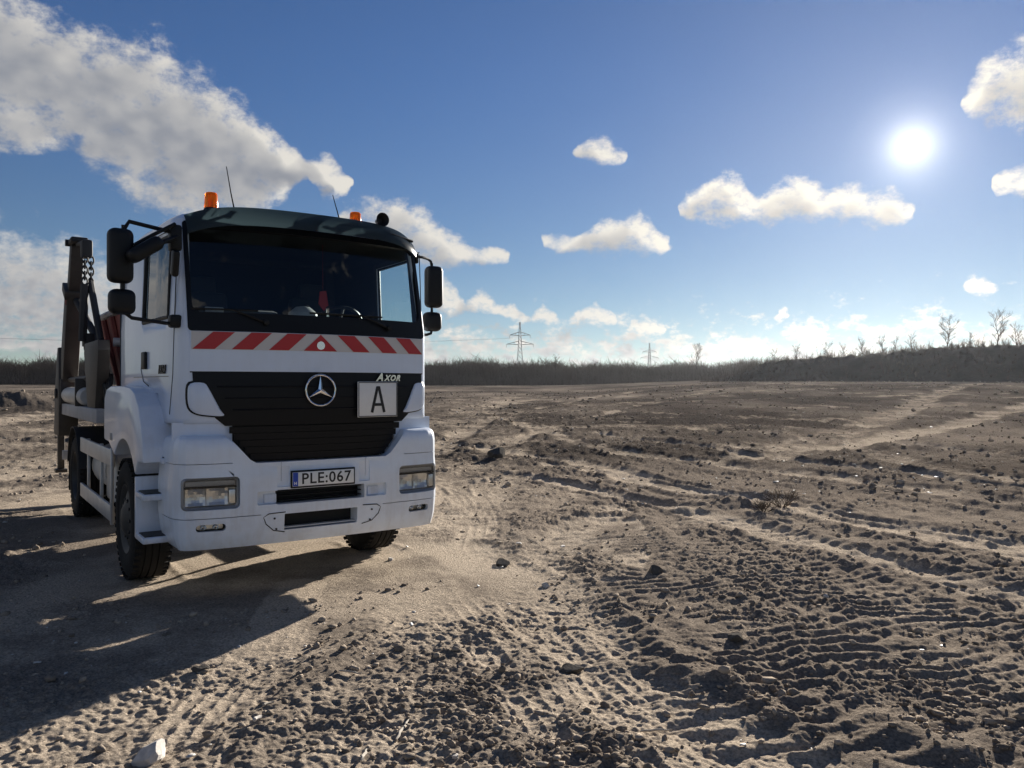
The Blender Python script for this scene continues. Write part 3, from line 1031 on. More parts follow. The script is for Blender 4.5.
PAPER = simple_mat('paper', (.6, .58, .54), .8)
CLOTH_RED = simple_mat('red_cloth', (.30, .03, .03), .9)
LAMP_REFL = simple_mat('lamp_reflector', (.82, .80, .76), .28, metal=.8)
INDICATOR = simple_mat('indicator_lens', (.42, .40, .37), .25, var=.2, scale=60)
GREY_BEZEL = simple_mat('lamp_bezel', (.30, .305, .31), .4, metal=.5)


def glass(name, tint, rough=.0, keep=.8, gloss=1.0):
    """thin pane: part sees through, reflections by angle"""
    def b(t, out):
        tr = t.node('ShaderNodeBsdfTransparent', {'Color': (*tint, 1)})
        gl = t.node('ShaderNodeBsdfGlossy', {'Color': (gloss, gloss, gloss, 1), 'Roughness': rough})
        bf = t.node('ShaderNodeNewGeometry', out=6)          # same reflectance from either face of a thin pane
        fr = t.node('ShaderNodeFresnel', {'IOR': t.m('SUBTRACT', 1.5, t.m('MULTIPLY', bf, 1.5 - 1 / 1.5))})
        mx = t.node('ShaderNodeMixShader', {0: fr, 1: tr, 2: gl})
        t.l.new(mx, out.inputs[0])
    return material(name, b)


GLASS = glass('windscreen_glass', (.78, .85, .86))
LENS = glass('clear_lens', (.86, .87, .87))
def visor_mat(t, out):
    tr = t.node('ShaderNodeBsdfTransparent', {'Color': (.17, .21, .23, 1)})
    tl = t.node('ShaderNodeBsdfTranslucent', {'Color': (.24, .31, .33, 1)})
    df = t.node('ShaderNodeBsdfPrincipled', {'Base Color': (.075, .100, .11, 1), 'Roughness': .22})
    a = t.node('ShaderNodeMixShader', {0: .45, 1: tl, 2: df})
    t.l.new(t.node('ShaderNodeMixShader', {0: .62, 1: tr, 2: a}), out.inputs[0])
VISOR_GLASS = material('smoked_visor', visor_mat)


def amber(t, out):
    nd = pbsdf(t, out, color=(.95, .22, .01), rough=.15, trans=.55, ior=1.3, emit=(1.0, .20, .01), power=0.0)
    nd.inputs['Subsurface Weight'].default_value = .0
AMBER = material('amber_lens', amber)
AMBER_LIT = simple_mat('amber_bulb', (.9, .45, .05), .3)

# ------------------------------------------------------------------ the truck: x to its left-hand side, y towards the rear, z up
truck = link('skip_loader_truck', None, loc=(TRUCK_O[0], TRUCK_O[1], 0), rot=(0, 0, TRUCK_YAW))
tag(truck, 'white skip loader truck with red striped band over its black grille, parked on the dirt', 'truck')


def lean(z):
    return .20 * max(0, (z - 2.1) / .85) ** 1.15 if z > 2.1 else 0.0


def front_y(x, z):
    return lean(z) + .145 * x * x


def fp(x, z, off=0.0):
    """point on the cab front, off metres proud of it"""
    return (x, front_y(x, z) - off, z)


# half outline of the cab in plan, centre front to rear
OUT = [(0, 0), (.2, .006), (.4, .023), (.6, .052), (.8, .093), (.95, .131), (1.0, .147), (1.03, .165), (1.055, .195), (1.072, .245), (1.085, .31),
       (1.094, .38), (1.10, .44), (1.118, .72), (1.133, 1.26), (1.139, 1.36), (1.15, 1.5), (1.15, 2.0), (1.145, 2.36), (1.12, 2.41), (.6, 2.43), (0, 2.43)]
ZL = [1.37, 1.42, 1.60, 1.78, 1.95, 2.09, 2.20, 2.28, 2.36, 2.5, 2.65, 2.80, 2.86, 2.93, 2.99, 3.035, 3.06, 3.07]


def cab_pt(k, z, s):
    x, y = OUT[k]
    f = max(0.0, 1 - y / .36) if y < .36 else 0.0
    y = y + lean(min(z, 2.95)) * (1.0 if y < .15 else max(0, 1 - (y - .15) / .55))
    tz = max(0, (z - 2.2) / .8)
    x = x * (1 - .028 * tz)
    if z > 2.95:                                           # roof edge rolls in
        q = min(1, (z - 2.95) / .12)
        q = 1 - math.sqrt(max(0, 1 - q * q))
        x *= 1 - .16 * q
        y = y + (.22 * q if y < 1.0 else (-.18 * q if y > 2.2 else 0))
    return Vector((s * x, y, z))


def in_side_window(k, z0, z1):
    return 12 <= k < 14 and z0 >= 2.19 and z1 <= 2.87


body = MB()
for s in (-1, 1):
    vv = [[body.bm.verts.new(cab_pt(k, z, s)) for z in ZL] for k in range(len(OUT))]
    for k in range(len(OUT) - 1):
        for j in range(len(ZL) - 1):
            z0, z1 = ZL[j], ZL[j + 1]
            if k < 6 and 2.08 <= z0 and z1 <= 2.94: continue            # windscreen opening
            if in_side_window(k, z0, z1): continue
            if 13 <= k < 18 and z1 <= 1.62: continue                    # wheel arch under the cab
            body.bm.faces.new((vv[k][j], vv[k + 1][j], vv[k + 1][j + 1], vv[k][j + 1]))
    top = [v[-1] for v in vv]
    c = body.bm.verts.new((0, 1.2, 3.10))
    for a, b in zip(top[:-1], top[1:]):
        body.bm.faces.new((a, b, c))
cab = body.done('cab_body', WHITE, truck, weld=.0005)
so = cab.modifiers.new('shell', 'SOLIDIFY'); so.thickness = .03; so.offset = -1; so.material_offset = 1; so.material_offset_rim = 0
cab.data.materials.append(DASH)

# --- hood panel with warning stripes
hx = np.linspace(-1.005, 1.005, 25)
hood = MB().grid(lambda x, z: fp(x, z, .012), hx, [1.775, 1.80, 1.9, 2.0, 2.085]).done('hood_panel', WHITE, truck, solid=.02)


def front_decal(name, poly2, mat, parent, off, sub=8):
    """flat shape laid on the curved front; poly2 is x, z convex"""
    b = MB()
    t = bmesh.new()
    vs = [t.verts.new((p[0], 0, p[1])) for p in poly2]
    t.faces.new(vs)
    me = bpy.data.meshes.new('tmp'); t.to_mesh(me); t.free()
    b.bm.from_mesh(me); bpy.data.meshes.remove(me)
    for k in range(1, sub):
        x0 = min(p[0] for p in poly2); x1 = max(p[0] for p in poly2)
        bmesh.ops.bisect_plane(b.bm, geom=list(b.bm.verts) + list(b.bm.edges) + list(b.bm.faces), plane_co=(x0 + (x1 - x0) * k / sub, 0, 0), plane_no=(1, 0, 0))
    for v in b.bm.verts:
        v.co = Vector(fp(v.co.x, v.co.z, off))
    return b.done(name, mat, parent, recalc=False, solid=0.0)


front_decal('reflective_band', [(-.998, 1.945), (.998, 1.945), (.998, 2.083), (-.998, 2.083)], WHITE_RF, hood, .016, 20)
for k in range(3):
    x0 = -.992 + k * .276
    front_decal('red_stripe', [(x0, 1.947), (x0 + .155, 1.947), (x0 + .30, 2.081), (x0 + .145, 2.081)], RED, hood, .0185)
    x0 = .992 - k * .284
    front_decal('red_stripe', [(x0, 1.947), (x0 - .145, 2.081), (x0 - .30, 2.081), (x0 - .155, 1.947)], RED, hood, .0185)
front_decal('red_triangle', [(-.165, 1.947), (.12, 1.947), (-.022, 2.081)], RED, hood, .019)
MB().lathe([(.0, -.024), (.034, -.024), (.036, -.016), (.036, 0)], fp(-.022, 1.992), 'y', 20).done('round_badge', CHROME, hood)
gap = MB()
gap.grid(lambda x, z: fp(x, z, .004), hx, [1.766, 1.776])
gap.done('panel_gap', BLACK_PL, hood)

# --- windscreen surround (black) and glass
def ring_surface(name, mat, xo, zo0, zo1, xi, zi0, zi1, off, parent):
    b = MB()
    n = 20
    def corner(x, z0, z1, rad, cnt=6):
        pts = []
        for (cx, cz, a0) in ((x - rad, z1 - rad, 0), (-x + rad, z1 - rad, 90), (-x + rad, z0 + rad, 180), (x - rad, z0 + rad, 270)):
            for q in range(cnt + 1):
                a = R(a0 + 90 * q / cnt)
                pts.append((cx + rad * math.cos(a), cz + rad * math.sin(a)))
        return pts
    A, B = corner(xo, zo0, zo1, .03), corner(xi, zi0, zi1, .07)
    def dens(P):
        out = []
        for p, q in zip(P, P[1:] + P[:1]):
            m = 12 if math.dist(p, q) > .3 else 1
            for t in range(m):
                out.append((p[0] + (q[0] - p[0]) * t / m, p[1] + (q[1] - p[1]) * t / m))
        return out
    A, B = dens(A), dens(B)
    va = [b.bm.verts.new(fp(x, z, off)) for x, z in A]; vb = [b.bm.verts.new(fp(x, z, off)) for x, z in B]
    m = len(va)
    for i in range(m):
        b.bm.faces.new((va[i], va[(i + 1) % m], vb[(i + 1) % m], vb[i]))
    return b.done(name, mat, parent, solid=.03), B


surround, inner = ring_surface('windscreen_surround', GRILLE_BLK, 1.02, 2.088, 2.965, .985, 2.235, 2.915, .006, truck)
w = MB()
w.grid(lambda x, z: fp(x, z, -.012), np.linspace(-.995, .995, 21), np.linspace(2.225, 2.925, 12))
w.done('windscreen', GLASS, truck)

# --- grille
GR = [(-.985, 1.766), (-.80, 1.45), (-.765, 1.36), (-.735, 1.30), (-.565, 1.07), (.565, 1.07), (.735, 1.30), (.765, 1.36), (.80, 1.45), (.985, 1.766)]
def grille_half(z):
    zs = [1.07, 1.30, 1.36, 1.42, 1.66, 1.766]; xs = [.565, .735, .765, .84, .985, .99]
    return float(np.interp(z, zs, xs))
g = MB()
zz = np.linspace(1.07, 1.766, 16)
g.grid(lambda u, z: fp(u * grille_half(z), z, -.035), np.linspace(-1, 1, 21), zz)
grille = g.done('grille', GRILLE_BLK, truck)
# slats: a smooth upper shield above, louvres below
b = MB()
b.grid(lambda u, z: fp(u * grille_half(z), z, .008 + .012 * math.sin((z - 1.36) / .41 * PI)), np.linspace(-1, 1, 21), np.linspace(1.352, 1.766, 8))
b.done('shield', GRILLE_BLK, grille, solid=.03)
for k in range(5):
    z0 = 1.080 + k * .0535
    hw = grille_half(z0 + .02) - .012
    b = MB()
    b.grid(lambda x, q: (x, front_y(x, z0) - .002 + .004 * (1 - q) - .004, z0 + .0505 * q), np.linspace(-hw, hw, 15), [0, .5, 1])
    b.done('louvre', GRILLE_BLK, grille, solid=.008)
for k in range(3):
    z0 = 1.47 + k * .09
    hw = grille_half(z0) - .16
    b = MB()
    b.grid(lambda x, q: (x, front_y(x, z0) - .018 - .006 * math.sin(q * PI), z0 + .014 * q), np.linspace(-hw, hw, 15), [0, .25, .5, .75, 1])
    b.done('shield_rib', GRILLE_BLK, grille)

# --- round emblem: ring with a three-pointed star
e = MB()
e.lathe([(.124 + .009 * math.cos(t), .009 * math.sin(t)) for t in np.linspace(0, 2 * PI, 9)[:-1]], (0, 0, 0), 'y', 40, close=True)
emb = e.done('emblem', CHROME, truck)
emb.location = (-.034, front_y(0, 1.63) - .045, 1.627)
st = MB()
for k in range(3):
    a = PI / 2 + k * 2 * PI / 3
    d = Vector((math.cos(a), 0, math.sin(a))); sd = Vector((-math.sin(a), 0, math.cos(a)))
    tip = d * .121; b0 = sd * .022 - d * .012; b1 = -sd * .022 - d * .012
    vs = [st.bm.verts.new(v) for v in (tip, b0, b1, Vector((0, -.016, 0)), Vector((0, .008, 0)))]
    for f in ((0, 1, 3), (0, 3, 2), (1, 0, 4), (0, 2, 4), (1, 4, 2), (1, 2, 3)):
        st.bm.faces.new([vs[i] for i in f])
st.done('star', CHROME, emb, angle=15)

o = link('model_lettering', text_mesh('A', .092, .003, .4, 1.1, .003), truck, CHROME, loc=(.515, front_y(.515, 1.73) - .03, 1.734), rot=(R(90), 0, math.atan(.29 * .5)))
me = text_mesh('XOR', .068, .003, .35, 1.25, .003)
o = link('model_lettering', me, truck, CHROME, loc=(.645, front_y(.645, 1.73) - .03, 1.728), rot=(R(90), 0, math.atan(.29 * .6)))

# --- square letter board
lb = link('letter_board', None, truck, loc=(.490, front_y(.508, 1.55) - .05, 1.548), rot=(0, 0, math.atan(.29 * .5)))
MB().box((0, 0, 0), (.40, .008, .30), .003).done('board', PLATE_W, lb)
b = MB()
for (cx, cz, sx, sz) in ((0, .143, .39, .006), (0, -.143, .39, .006), (-.192, 0, .006, .28), (.192, 0, .006, .28)):
    b.box((cx, -.006, cz), (sx, .003, sz))
b.done('border', BLACK_INK, lb)
b = MB()
def stroke(mb, p, q, w_, y=-.0062):
    p = Vector((p[0], y, p[1])); q = Vector((q[0], y, q[1])); d = (q - p).normalized(); s_ = Vector((-d.z, 0, d.x)) * w_ / 2
    vs = [mb.bm.verts.new(v) for v in (p - s_, q - s_, q + s_, p + s_)]
    mb.bm.faces.new(vs)
stroke(b, (-.062, -.112), (-.006, .108), .027); stroke(b, (.062, -.112), (.006, .108), .027); stroke(b, (-.045, -.045), (.045, -.045), .024, -.0066)
stroke(b, (-.014, .100), (.014, .100), .024, -.0070)
b.done('letter', BLACK_INK, lb, recalc=False)

# --- corner panels beside the grille
for s in (-1, 1):
    pts = [(.915, 1.685), (1.005, 1.68), (1.022, 1.60), (1.012, 1.50), (.97, 1.455), (.89, 1.437), (.775, 1.432), (.80, 1.48), (.845, 1.57), (.88, 1.64)]
    def panel(scale, off, name, mat, parent):
        cx = sum(p[0] for p in pts) / len(pts); cz = sum(p[1] for p in pts) / len(pts)
        b_ = MB()
        t = bmesh.new()
        P = [((p[0] - cx) * scale + cx, (p[1] - cz) * scale + cz) for p in pts]
        vs = []
        n = len(P)
        for i in range(n):                                   # a smoothed outline
            p0, p1, p2, p3 = P[i - 1], P[i], P[(i + 1) % n], P[(i + 2) % n]
            for t_ in (0, .33, .66):
                q = [0.5 * (2 * p1[m] + (p2[m] - p0[m]) * t_ + (2 * p0[m] - 5 * p1[m] + 4 * p2[m] - p3[m]) * t_ ** 2 + (3 * p1[m] - p0[m] - 3 * p2[m] + p3[m]) * t_ ** 3) for m in (0, 1)]
                vs.append(q)
        def yy(x): return .145 * x * x + max(0, x - .98) ** 2 * 6.0
        ring0 = [b_.bm.verts.new((s * x, yy(x) - off + .05, z)) for x, z in vs]
        ring1 = [b_.bm.verts.new((s * x, yy(x) - off, z)) for x, z in vs]
        ctr = [b_.bm.verts.new((s * ((x - cx) * .86 + cx), yy((x - cx) * .86 + cx) - off - .010, (z - cz) * .86 + cz)) for x, z in vs]
        m = len(vs)
        for i in range(m):
            b_.bm.faces.new((ring0[i], ring0[(i + 1) % m], ring1[(i + 1) % m], ring1[i]))
            b_.bm.faces.new((ring1[i], ring1[(i + 1) % m], ctr[(i + 1) % m], ctr[i]))
        b_.bm.faces.new(ctr)
        return b_.done(name, mat, parent, angle=50)
    cp = panel(1.10, .012, 'corner_panel_seal', BLACK_PL, truck)
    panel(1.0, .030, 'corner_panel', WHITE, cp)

# --- bumper
BO = [(0, -.055), (.3, -.052), (.6, -.04), (.85, -.018), (1.0, .012), (1.06, .04), (1.10, .085), (1.122, .15), (1.132, .24), (1.135, .36), (1.135, .58)]
def bump_pt(u, z, s=1):
    """u is the running length over BO, 0..10"""
    k = min(int(abs(u)), len(BO) - 2); f = abs(u) - k
    x = BO[k][0] + (BO[k + 1][0] - BO[k][0]) * f; y = BO[k][1] + (BO[k + 1][1] - BO[k][1]) * f
    sg = 1 if u >= 0 else -1
    ins = 0.0
    if z > 1.17: ins = .075 * (1 - math.sqrt(max(0, 1 - ((z - 1.17) / .11) ** 2)))
    if z < .60: ins = .055 * ((.60 - z) / .19) ** 2
    if .655 < z < .99: ins -= .010
    r = math.hypot(x, max(y, 0)) + 1e-6
    side = min(1, max(0, (y - .0) / .2))
    x = x - ins * side; y = y + ins * (1 - .6 * side)
    return Vector((sg * x, y, z))
def ztop(x):
    return float(np.interp(abs(x), [0, .575, .765, .80], [1.062, 1.062, 1.28, 1.28]))
us = sorted(set([-v for v in np.linspace(0, 10, 61)] + list(np.linspace(0, 10, 61)) + [-2.0 + -.9, 2.9]))
ts = np.array([0, .02, .06, .12, .2, .3, .4, .5, .6, .7, .8, .88, .93, .965, .985, 1.0])
bmp = MB()
outer, innr = [], []
for u in us:
    x0 = bump_pt(u, .9).x
    zt = ztop(x0)
    cz = [.415 + (zt - .415) * t for t in ts]
    outer.append([bmp.bm.verts.new(bump_pt(u, z)) for z in cz])
    row = []
    for z in cz:
        p = bump_pt(u, min(max(z, .60), 1.17))
        nx = -np.sign(p.x) * min(1, max(0, (p.y - .0) / .16)) * .14
        row.append(bmp.bm.verts.new((p.x + nx, p.y + .14 * (1 - min(1, max(0, p.y / .5))), z)))
    innr.append(row)
nU, nT = len(us), len(ts)
for i in range(nU - 1):
    for j in range(nT - 1):
        bmp.bm.faces.new((outer[i][j], outer[i + 1][j], outer[i + 1][j + 1], outer[i][j + 1]))
        bmp.bm.faces.new((innr[i][j + 1], innr[i + 1][j + 1], innr[i + 1][j], innr[i][j]))
    bmp.bm.faces.new((outer[i][0], innr[i][0], innr[i + 1][0], outer[i + 1][0]))
    bmp.bm.faces.new((outer[i + 1][-1], innr[i + 1][-1], innr[i][-1], outer[i][-1]))
for j in range(nT - 1):
    bmp.bm.faces.new((outer[0][j + 1], innr[0][j + 1], innr[0][j], outer[0][j]))
    bmp.bm.faces.new((outer[-1][j], innr[-1][j], innr[-1][j + 1], outer[-1][j + 1]))
bumper = bmp.done('bumper', WHITE_BOUNCE, truck)
cutters = []
def cbox(c, s_, bevel=0.0, rot=None):
    cutters.append(mesh_of(MB().box(c, s_, bevel, rot, 3)))
for s in (-1, 1):
    cbox((s * .885, 0, .845), (.42, .22, .245), .035, (0, 0, s * .13))           # headlight
    cbox((s * .885, 0, .585), (.215, .24, .055), .024, (0, 0, s * .13))          # fog lamp
    cbox((s * .90, .1, .657), (.76, .7, .006), 0)                                # seam
    cbox((s * .98, .1, 1.07), (.50, .7, .005), 0)
    cbox((s * .455, -.06, .785), (.19, .10, .105), .012)                         # shallow pocket
    cbox((s * .36, -.06, .99), (.004, .06, .16), 0)
    cbox((s * .345, -.06, .945), (.10, .03, .16), .004)
cbox((-.025, 0, .785), (.74, .30, .115), .006)                                       # upper slot
cbox((-.025, 0, .585), (.62, .30, .130), .006)                                       # lower slot
cut(bumper, cutters)
# dark ducts behind the slots
MB().box((0, .11, .785), (.80, .03, .16)).done('upper_duct', BLACK_PL, bumper)
MB().box((0, .11, .585), (.68, .03, .18)).done('lower_duct', BLACK_PL, bumper)
b = MB()
for k in range(3): b.box((0, .03, .748 + k * .037), (.73, .05, .008), .002)
b.done('duct_vanes', BLACK_PL, bumper)
b = MB()
b.box((-.025, .01, .535), (.61, .06, .012), .003)
b.done('step_tread', ALU, bumper)
for s in (-1, 1):
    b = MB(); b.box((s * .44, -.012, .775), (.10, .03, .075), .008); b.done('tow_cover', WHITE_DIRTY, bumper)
    for bx, bz in ((.415, .62), (.40, .535)):
        b = MB(); b.lathe([(.001, -.008), (.008, -.008), (.008, 0)], (s * bx, bump_pt(1.38, bz).y - .004, bz), 'y', 10); b.done('bolt', CHASSIS, bumper)
    b = MB(); b.tube([(s * x, bump_pt(u, z).y - .001, z) for x, u, z in ((.33, 1.1, .665), (.46, 1.5, .66), (.50, 1.66, .635), (.48, 1.6, .58), (.42, 1.4, .525), (.33, 1.1, .505))], .004, 5)
    b.done('cover_seam', BLACK_PL, bumper)

# --- lamps
for s in (-1, 1):
    hl = link('headlight', None, truck, loc=(s * .885, .0 if s < 0 else .012, .845), rot=(0, 0, s * .13))
    bezel_ring(.418, .243, .036, .372, .200, .024, .008, .06).done('bezel', GREY_BEZEL, hl)
    MB().box((0, .075, 0), (.40, .01, .225)).done('housing', LAMP_REFL, hl)
    MB().box((0, .03, .045), (.37, .05, .010)).done('divider', BLACK_PL, hl)
    fr_ = random.Random(5 + s)
    for q, (xa, xb) in enumerate(((-.18, -.035), (-.03, .125))):
        b = MB()
        jit = {}
        def facet(x, z):
            key = (round(x, 4), round(z, 4))
            if key not in jit: jit[key] = fr_.uniform(-.0032, .0032)
            rr_ = ((x - (xa + xb) / 2) / .075) ** 2 + ((z + .03) / .06) ** 2
            return (x, .058 - .018 * min(1.6, rr_) + jit[key], z)
        b.grid(facet, np.linspace(xa, xb, 8), np.linspace(-.092, .036, 7))
        rf = b.done('reflector', LAMP_REFL, hl, angle=1)
        b = MB(); b.lathe([(.001, -.012), (.014, -.004), (.016, .03)], ((xa + xb) / 2, .030, -.03), 'y', 14); b.done('bulb', LENS, rf)
    MB().box((.155, .03, -.03), (.05, .04, .11), .008).done('side_lamp', LAMP_REFL, hl)
    b = MB(); b.box((0, .045, .074), (.365, .03, .042), .008); b.done('indicator', INDICATOR, hl)
    b = MB(); b.grid(lambda x, z: (x, .006 - .010 * (1 - (x / .19) ** 2), z), np.linspace(-.186, .186, 9), np.linspace(-.10, .10, 7)); b.done('lens', LENS, hl)
    fg = link('fog_lamp', None, truck, loc=(s * .885, .018, .585), rot=(0, 0, s * .155))
    bezel_ring(.213, .053, .024, .194, .038, .017, .010, .05).done('bezel', BLACK_PL, fg)
    for xx in (-.05, .04):
        MB().lathe([(.004, .04), (.018, .03), (.022, .01)], (xx, .012, 0), 'y', 16, cap_end=False).done('reflector', CHROME, fg)
    MB().box((0, .055, 0), (.19, .006, .04)).done('housing', LAMP_REFL, fg)
    b = MB(); b.grid(lambda x, z: (x, .008, z), [-.093, 0, .093], [-.018, .018]); b.done('lens', LENS, fg)

# --- number plate
npl = link('number_plate', None, truck, loc=(-.024, -.088, .920))
MB().box((0, 0.006, 0), (.545, .014, .140), .004).done('holder', BLACK_PL, npl)
MB().box((0, -.003, 0), (.52, .006, .112), .002).done('plate', PLATE_W, npl)
b = MB(); b.box((-.237, -.0066, 0), (.042, .0016, .108)); b.done('country_band', BLUE_INK, npl)
link('country_letter', text_mesh('H', .032, .0004, bold=.001), npl, PLATE_W, loc=(-.237, -.0082, -.032), rot=(R(90), 0, 0))
link('characters', text_mesh('PLE:067', .120, .0004, 0, 1.10, .0018), npl, BLACK_INK, loc=(.022, -.0066, -.002), rot=(R(90), 0, 0))
b = MB()
for x in (-.25, .25): b.lathe([(0, -.012), (.006, -.012), (.006, 0)], (x, -.002, 0), 'y', 8)
MB().box((0, 1.3, 1.40), (2.1, 2.1, .05)).done('cab_floor', CHASSIS, truck)
# --- white valance between bumper and cab, black cavity behind the grille
for s in (-1, 1):
    b = MB()
    b.grid(lambda u, z: (s * (.70 + .42 * u), .10 + .12 * u * u, z), np.linspace(0, 1, 9), [1.20, 1.38])
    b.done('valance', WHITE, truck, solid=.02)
MB().box((0, .30, 1.22), (1.9, .02, .5)).done('cavity', CHASSIS, truck)

# --- cab interior
MB().box((0, .48, 2.10), (2.02, .50, .22), .06).done('dashboard', DASH, truck)
b = MB(); b.box((-.55, .50, 2.24), (.62, .34, .10), .045); b.done('instrument_cowl', DASH, truck)
MB().box((-.1, 2.33, 2.2), (2.1, .03, 1.5)).done('rear_lining', SEAT, truck)
for sx in (-.55, .55):
    seat = link('seat', None, truck, loc=(sx, 1.35, 1.62))
    MB().box((0, 0, .15), (.50, .52, .16), .05).done('cushion', SEAT, seat)
    MB().box((0, .30, .55), (.48, .14, .78), .05, (-.12, 0, 0)).done('backrest', SEAT, seat)
    MB().box((0, .36, 1.0), (.28, .10, .18), .04).done('headrest', SEAT, seat)
sw = link('steering_wheel', None, truck, loc=(.42, .72, 2.20), rot=(R(-48), 0, 0))
MB().lathe([(.235 + .016 * math.cos(t), .016 * math.sin(t)) for t in np.linspace(0, 2 * PI, 9)[:-1]], (0, 0, 0), 'z', 36, close=True).done('rim', BLACK_PL, sw)
b = MB(); b.box((0, 0, -.02), (.20, .16, .05), .03)
for a in (0.35, PI - .35, -PI / 2): b.tube([(0, 0, -.02), (math.cos(a) * .23, math.sin(a) * .23, 0)], .015, 6)
b.done('hub', DASH, sw)
# light-coloured bits on the dash as seen through the glass
b = MB(); b.lathe([(.001, .0), (.10, .0), (.13, .03), (.12, .09), (.06, .14), (.001, .15)], (-.02, .40, 2.20), 'z', 20); b.done('dash_cap', LIGHT_GREY, truck)
MB().box((.36, .30, 2.225), (.26, .16, .008), .002, (0.1, 0, .2)).done('paper_sheet', PAPER, truck)
MB().box((-.80, .24, 2.262), (.14, .02, .045), .004).done('toll_box', LIGHT_GREY, truck)
b = MB(); b.prism([(.18, 2.50), (.24, 2.51), (.26, 2.38), (.22, 2.33), (.17, 2.39)], 'y', .52, .528); b.tube([(.21, .524, 2.50), (.21, .53, 2.92)], .0012, 5); b.done('pennant', CLOTH_RED, truck)
b = MB(); b.lathe([(.001, 0), (.018, .0), (.014, .10), (.02, .13), (.001, .15)], (.19, .36, 2.21), 'z', 10); b.done('dash_figure', CHROME, truck)

# --- wipers
for (pv, el_, tip) in (((-.46, 2.165), (-.72, 2.262), (-.99, 2.262)), ((.62, 2.165), (.34, 2.262), (-.10, 2.262))):
    wp = link('wiper', None, truck)
    q = [fp(pv[0], pv[1], .018), fp((pv[0] + el_[0]) / 2, (pv[1] + el_[1]) / 2, .035), fp(el_[0], el_[1], .022)]
    MB().tube(q, [.012, .009, .007], 6).done('wiper_arm', BLACK_PL, wp)
    x0 = pv[0] - .05; x1 = tip[0]
    MB().tube([fp(x0 + (x1 - x0) * k / 8, 2.258, .006) for k in range(9)], .008, 5).done('wiper_blade', BLACK_PL, wp)
    MB().lathe([(.001, -.05), (.022, -.045), (.024, 0)], fp(*pv), 'y', 12).done('pivot_cap', BLACK_PL, wp)

# --- smoked sun visor on three brackets
b = MB()
def vis(u, q):
    x = u * 1.0
    z = 3.095 - .165 * q - .085 * abs(u) ** 5
    y = front_y(x * .98, 2.95) - .19 + .12 * (1 - q) ** 2 + .10 * abs(u) ** 6
    return (x * (1.0), y, z)
b.grid(vis, np.linspace(-1, 1, 41), np.linspace(0, 1, 7))
b.done('sun_visor', VISOR_GLASS, truck, solid=.006)
for x in (-.66, .0, .66):
    b = MB(); b.tube([(x, front_y(x, 2.95) - .10, 3.02), (x - .02, front_y(x, 2.95) - .02, 3.0), (x - .03, front_y(x, 2.95) + .12, 2.985)], .014, 6)
    b.box((x, front_y(x, 2.95) - .10, 3.02), (.07, .02, .05), .006); b.done('visor_bracket', BLACK_PL, truck)
b = MB(); b.tube([(.42, front_y(.42, 2.95) - .14, 2.97), (.70, front_y(.7, 2.95) - .145, 3.0), (.96, front_y(.96, 2.95) - .08, 2.985)], .012, 6); b.done('visor_rail', BLACK_PL, truck)

# --- rotating beacons, aerials, horn
for (x, z) in ((-.80, 3.055), (.435, 3.05)):
    bc = link('beacon', None, truck, loc=(x, .33, z))
    bc.scale = (.90, .90, .90)
    MB().lathe([(.001, -.06), (.062, -.06), (.066, .01), (.058, .028), (.001, .028)], (0, 0, 0), 'z', 24).done('beacon_base', BLACK_PL, bc)
    MB().lathe([(.060, .028), (.060, .05), (.054, .15), (.044, .165), (.001, .168)], (0, 0, 0), 'z', 24).done('beacon_lens', AMBER, bc)
    MB().lathe([(.001, .03), (.022, .03), (.022, .10), (.001, .105)], (0, 0, 0), 'z', 12).done('beacon_reflector', AMBER_LIT, bc)
MB().tube([(-.62, .30, 3.05), (-.655, .30, 3.22), (-.69, .30, 3.425)], [.006, .0045, .003], 6).done('aerial', MATT, truck)
MB().tube([(.285, .30, 3.07), (.25, .30, 3.19), (.21, .30, 3.32)], [.006, .0045, .003], 6).done('aerial', MATT, truck)
b = MB(); b.lathe([(.001, .06), (.02, .06), (.028, .0), (.055, -.05), (.062, -.06), (.052, -.055), (.02, .0), (.001, .0)], (.63, .24, 3.135), 'y', 20)
b.tube([(.63, .26, 3.13), (.63, .30, 3.04)], .015, 6); b.done('horn', BLACK_PL, truck)
b = MB(); b.tube([(.63, .24, 3.10), (.50, .2, 3.05), (.2, .12, 3.03)], .010, 6); b.done('horn_pipe', BLACK_PL, truck)

